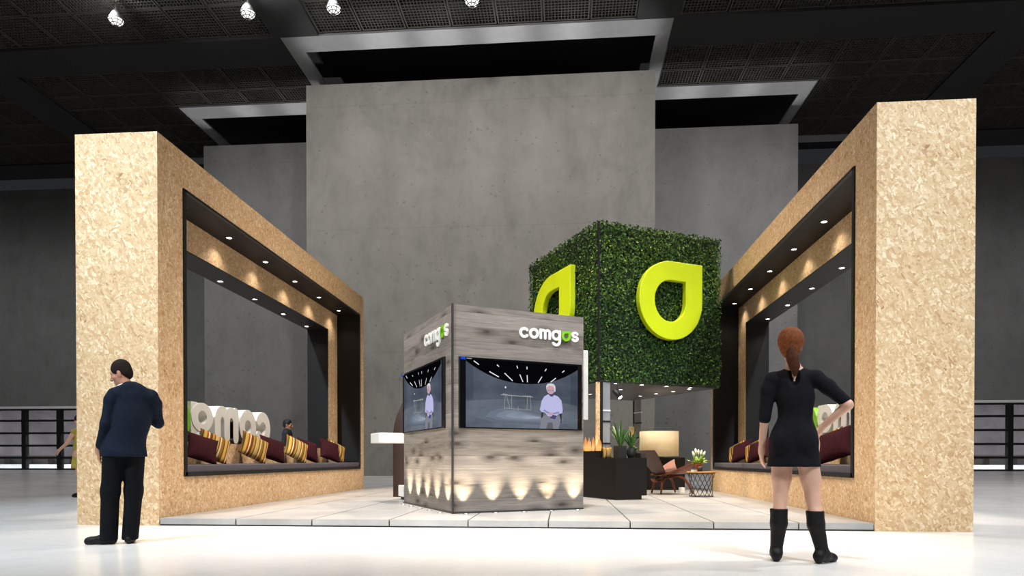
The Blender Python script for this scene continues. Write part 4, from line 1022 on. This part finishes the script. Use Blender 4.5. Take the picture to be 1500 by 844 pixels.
b=Body(); b.chain([(-.022,-.085,1.64),(-.014,-.092,1.58),(.0,-.095,1.52),(.006,-.09,1.455)],[.04,.042,.036,.016],.03); b.build('ponytail',M['hairnape'],wm,.006)
b=Body()
b.cap((.01,-.005,1.28),(0,-.005,1.39),.140,.135,.03,(1,.72,1)); b.cap((.01,0,1.13),(.01,0,1.28),.120,.140,.03,(1,.78,1)); b.cap((.0,-.01,.96),(.01,0,1.13),.178,.120,.04,(1,.76,1))
b.cap((0,-.005,.74),(0,-.01,.96),.208,.180,.03,(1,.74,1)); b.ell((-.075,-.075,.93),(.10,.09,.11),None,.03); b.ell((.075,-.075,.93),(.10,.09,.11),None,.03)
b.ell((-.065,.09,1.31),(.068,.068,.068),None,.04); b.ell((.065,.09,1.31),(.068,.068,.068),None,.04)
b.chain([(-.07,0,1.462),(-.165,0,1.432),(-.20,0,1.35),(-.226,-.01,1.13)],[.045,.057,.058,.050],.03); b.chain([(.07,0,1.462),(.165,0,1.432),(.25,-.012,1.36),(.372,-.038,1.245)],[.045,.057,.056,.047],.03)
b.half((0,0,.745),(0,0,-1)); b.cap((0,-.01,1.62),(0,-.0,1.46),.07,.058,.01,(1,1,1),'s'); b.ell((.0,-.13,1.46),(.055,.07,.11),None,.01,'s')
b.build('dress',M['dress'],wm,.0075)
for nm,tp,mid,an,yaw in (('boot',(-.112,-.012,.415),(-.112,-.02,.30),(-.130,.0,.10),R(2)),('boot',(.160,-.012,.405),(.168,-.02,.30),(.215,-.01,.10),R(-38))):
    b=Body(); b.chain([tp,mid,an],[.071,.066,.049],.02); b.half((0,0,tp[2]),(0,0,1))
    f=Vector((-math.sin(yaw),math.cos(yaw),0)); a=Vector((an[0],an[1],0)); h=Vector((0,0,1))
    b.cap(a-f*.04+h*.055,a+f*.03+h*.06,.046,.047,.03); b.cap(a+f*.03+h*.055,a+f*.14+h*.035,.044,.033,.03); b.cap(a+f*.12+h*.032,a+f*.165+h*.028,.035,.026,.02); b.cap(a-f*.045+h*.02,a-f*.04+h*.06,.026,.036,.02)
    b.half((0,0,.002),(0,0,-1)); b.build(nm,M['boot'],wm,.007)

# ---- man in black beyond the left bench, in profile
bg=thing('person','person with short black hair in a dark jacket, seen in profile far behind the cushions','person',(-6.55,15.3,0),R(-80))
hc=(0,.02,1.63); HA=rotm(0,R(-6))
b=Body(); head(b,hc,HA,1.0); b.cap((0,0,1.44),(0,.01,1.57),.06,.056,.03); b.cap((0,0,1.0),(0,0,1.38),.13,.14,.05,(1,.62,1)); b.cap((-.08,0,.93),(.08,0,.93),.1,.1,.04)
for g in (-1,1):
    b.chain([(.19*g,0,1.41),(.25*g,-.03,1.13),(.25*g,.07,.88)],[.055,.04,.028]); hand(b,(.25*g,.07,.88),(0,.08,-1),(g,0,0),-g,.35)
    b.chain([(.09*g,0,.9),(.10*g,.02,.5),(.11*g,0,.08)],[.085,.055,.04],.03); b.cap((.11*g,0,.07),(.12*g,.13,.04),.035,.026)
b.build('body',M['skin2'],bg,.0065)
b=Body(); c=np.array(hc); b.ell(P(0,-.018,.042),(.084,.102,.095),HA,.01); b.ell(P(0,-.06,-.02),(.070,.058,.062),HA,.03); b.ell(P(0,.105,-.04),(.08,.075,.098),HA,.012,'s'); b.build('hair',plain('black_hair',(14,13,13),.6),bg,.007)
b=Body(); b.cap((0,0,1.1),(0,0,1.38),.18,.18,.05,(1,.66,1)); b.cap((0,0,.88),(0,0,1.1),.19,.175,.06,(1,.7,1))
for g in (-1,1): b.chain([(.07*g,-.02,1.45),(.19*g,0,1.41),(.255*g,-.03,1.13),(.252*g,.06,.92)],[.06,.068,.055,.042],.035)
b.chain([(-.05,-.03,1.48),(.05,-.03,1.48)],[.04,.04],.03); b.ell((0,.04,1.56),(.062,.062,.08),None,.01,'s'); b.half((0,0,.83),(0,0,-1)); b.build('jacket',plain('charcoal_jacket',(26,30,38),.85),bg,.008)
b=Body(); b.cap((-.07,0,.93),(.07,0,.93),.11,.11,.05)
for g in (-1,1): b.chain([(.09*g,0,.86),(.10*g,.02,.5),(.11*g,0,.06)],[.105,.085,.08],.04)
b.half((0,0,.035),(0,0,-1)); b.half((0,0,.98),(0,0,1)); b.build('trousers',M['trouser'],bg,.008)
for g in (-1,1): shoe(bg,M['boot'],(.11*g,0),0)

# ---- walking woman in mustard, mostly hidden behind the left bench frame
yw=thing('person','person in a mustard dress walking past, mostly hidden behind the left bench frame','person',(-10.12,13.2,0),R(78))
hc=(0,.05,1.62); HA=rotm(0,R(-4))
b=Body(); head(b,hc,HA,.96); b.cap((0,0,1.42),(0,.03,1.55),.05,.048,.03); b.cap((0,0,1.0),(0,0,1.36),.115,.12,.05,(1,.62,1)); b.cap((-.07,0,.92),(.07,0,.92),.11,.11,.05)
b.chain([(.16,0,1.38),(.22,-.10,1.12),(.22,.02,.92)],[.048,.036,.025]); hand(b,(.22,.02,.92),(0,.25,-1),(1,0,0),-1,.3,.92)
b.chain([(-.16,0,1.38),(-.22,.12,1.14),(-.20,.36,1.0)],[.048,.036,.025]); hand(b,(-.20,.36,1.0),(.05,.7,-.7),(-1,0,0),1,.3,.92)
b.chain([(-.08,.0,.88),(-.09,-.05,.48),(-.09,-.30,.14)],[.09,.052,.035],.03); b.cap((-.09,-.30,.12),(-.09,-.20,.04),.032,.024)
b.chain([(.08,.0,.88),(.09,.14,.49),(.09,.20,.10)],[.09,.052,.035],.03); b.cap((.09,.20,.09),(.09,.31,.035),.032,.024)
b.build('body',M['skin'],yw,.0065)
b=Body(); c=np.array(hc); b.ell(P(0,-.02,.042),(.09,.108,.098),HA,.02); b.ell(P(0,-.07,-.07),(.075,.055,.11),HA,.03); b.ell(P(0,.110,-.045),(.07,.085,.105),HA,.012,'s'); b.build('hair',M['hairdark'],yw,.007)
b=Body(); b.cap((0,0,1.1),(0,0,1.36),.135,.15,.05,(1,.7,1)); b.cap((0,0,.66),(0,0,1.08),.20,.14,.06,(1,.8,1)); b.ell((-.065,.09,1.27),(.066,.066,.066),None,.04); b.ell((.065,.09,1.27),(.066,.066,.066),None,.04)
for g in (-1,1): b.chain([(.06*g,0,1.41),(.16*g,0,1.38)],[.045,.06],.03)
b.half((0,0,.62),(0,0,-1)); b.ell((0,.02,1.46),(.075,.08,.08),None,.02,'s'); b.build('dress',M['mustard'],yw,.008)
shoe(yw,M['boot'],(-.09,-.29),0,.22,'shoe',.075); shoe(yw,M['boot'],(.09,.20),0,.22,'shoe',.075)
# ------------------------------------------------------------------ light of the hall
W=bpy.data.worlds.new('world'); sc.world=W; W.use_nodes=True
W.node_tree.nodes['Background'].inputs[0].default_value=(.9,.95,1,1); W.node_tree.nodes['Background'].inputs[1].default_value=.02
# floodlights above and in front of the stand
spot((-9,-3.5,12.5),(-5.4,7.7,3.0),12500,44,.7,(.76,.9,1),.4)
spot((7,-4,12.5),(4.0,7.7,2.3),8600,44,.7,(.78,.91,1),.4)
spot((-1,1.0,16),(-1,3.5,0),6000,58,.8,(1,.98,.95),.5)
spot((-.7,6,17),(-.7,11.5,0),11000,44,.7,(1,.93,.84),.5)
spot((-9,-3.5,12.5),(-5.4,7.7,4.4),6000,20,1,(.72,.89,1),.4)  # narrow beams added, this and the next, brightening the upper frame fronts
spot((7,-4,12.5),(4.0,7.7,3.4),5000,24,1,(.76,.9,1),.4)
# floods added high over the stand, brightening its inside
spot((-6,13,19),(-.7,12,0),17000,45,.7,(1,.85,.69),.5)
spot((4.6,13,19),(-.7,12,0),12500,45,.7,(1,.84,.70),.5)
# concrete core washers
for x in (-13,-4.2,4.6): spot((x,17,19.6),(x,33,8),3900,100,.8,(1,.98,.95),.6)
for x,pw in ((-19,1900),(11,3000)): spot((x,24,19.6),(x,38,6),pw,95,.8,(1,.99,.98),.6)
# floods added out of view, brightening the wings of the hall
for x in (-46,-32,24,38): spot((x,32,19.6),(x,44,3),2300,120,.8,(1,.99,.98),.6)
for x,pw in ((-30,3500),(-18,5500),(14,13000),(26,13000)): spot((x,10,19.6),(x,11,0),pw,110,.9,(1,.98,.96),.6)
# unseen spots added behind the stand, brightening the edge beams from below
for x in (-10,-7.1,-4.2,-1.3,1.9): spot((x,30.1,.3),(x,30.75,20.5),14000,17,.7,(1,.98,.96),.3)
for x in (-19.5,-16.3,-13.4,5.2,8.1,11.4): spot((x,35.9,.3),(x,36.2,20.5),11000,16,.7,(1,.98,.96),.3)
# bulbs of the hanging floodlights
for x in FLX:
    d=bpy.data.lights.new('flood_bulb','POINT'); d.energy=260; d.shadow_soft_size=.15; o=bpy.data.objects.new('flood_bulb',d); COL.objects.link(o); o.location=(x,26.65,19.7)
# unseen area lights added outside, brightening kerb and pavement
for x in (-52,-40,30,42): area((x,49.4,4.2),(x,53,0),1400,9,.3)
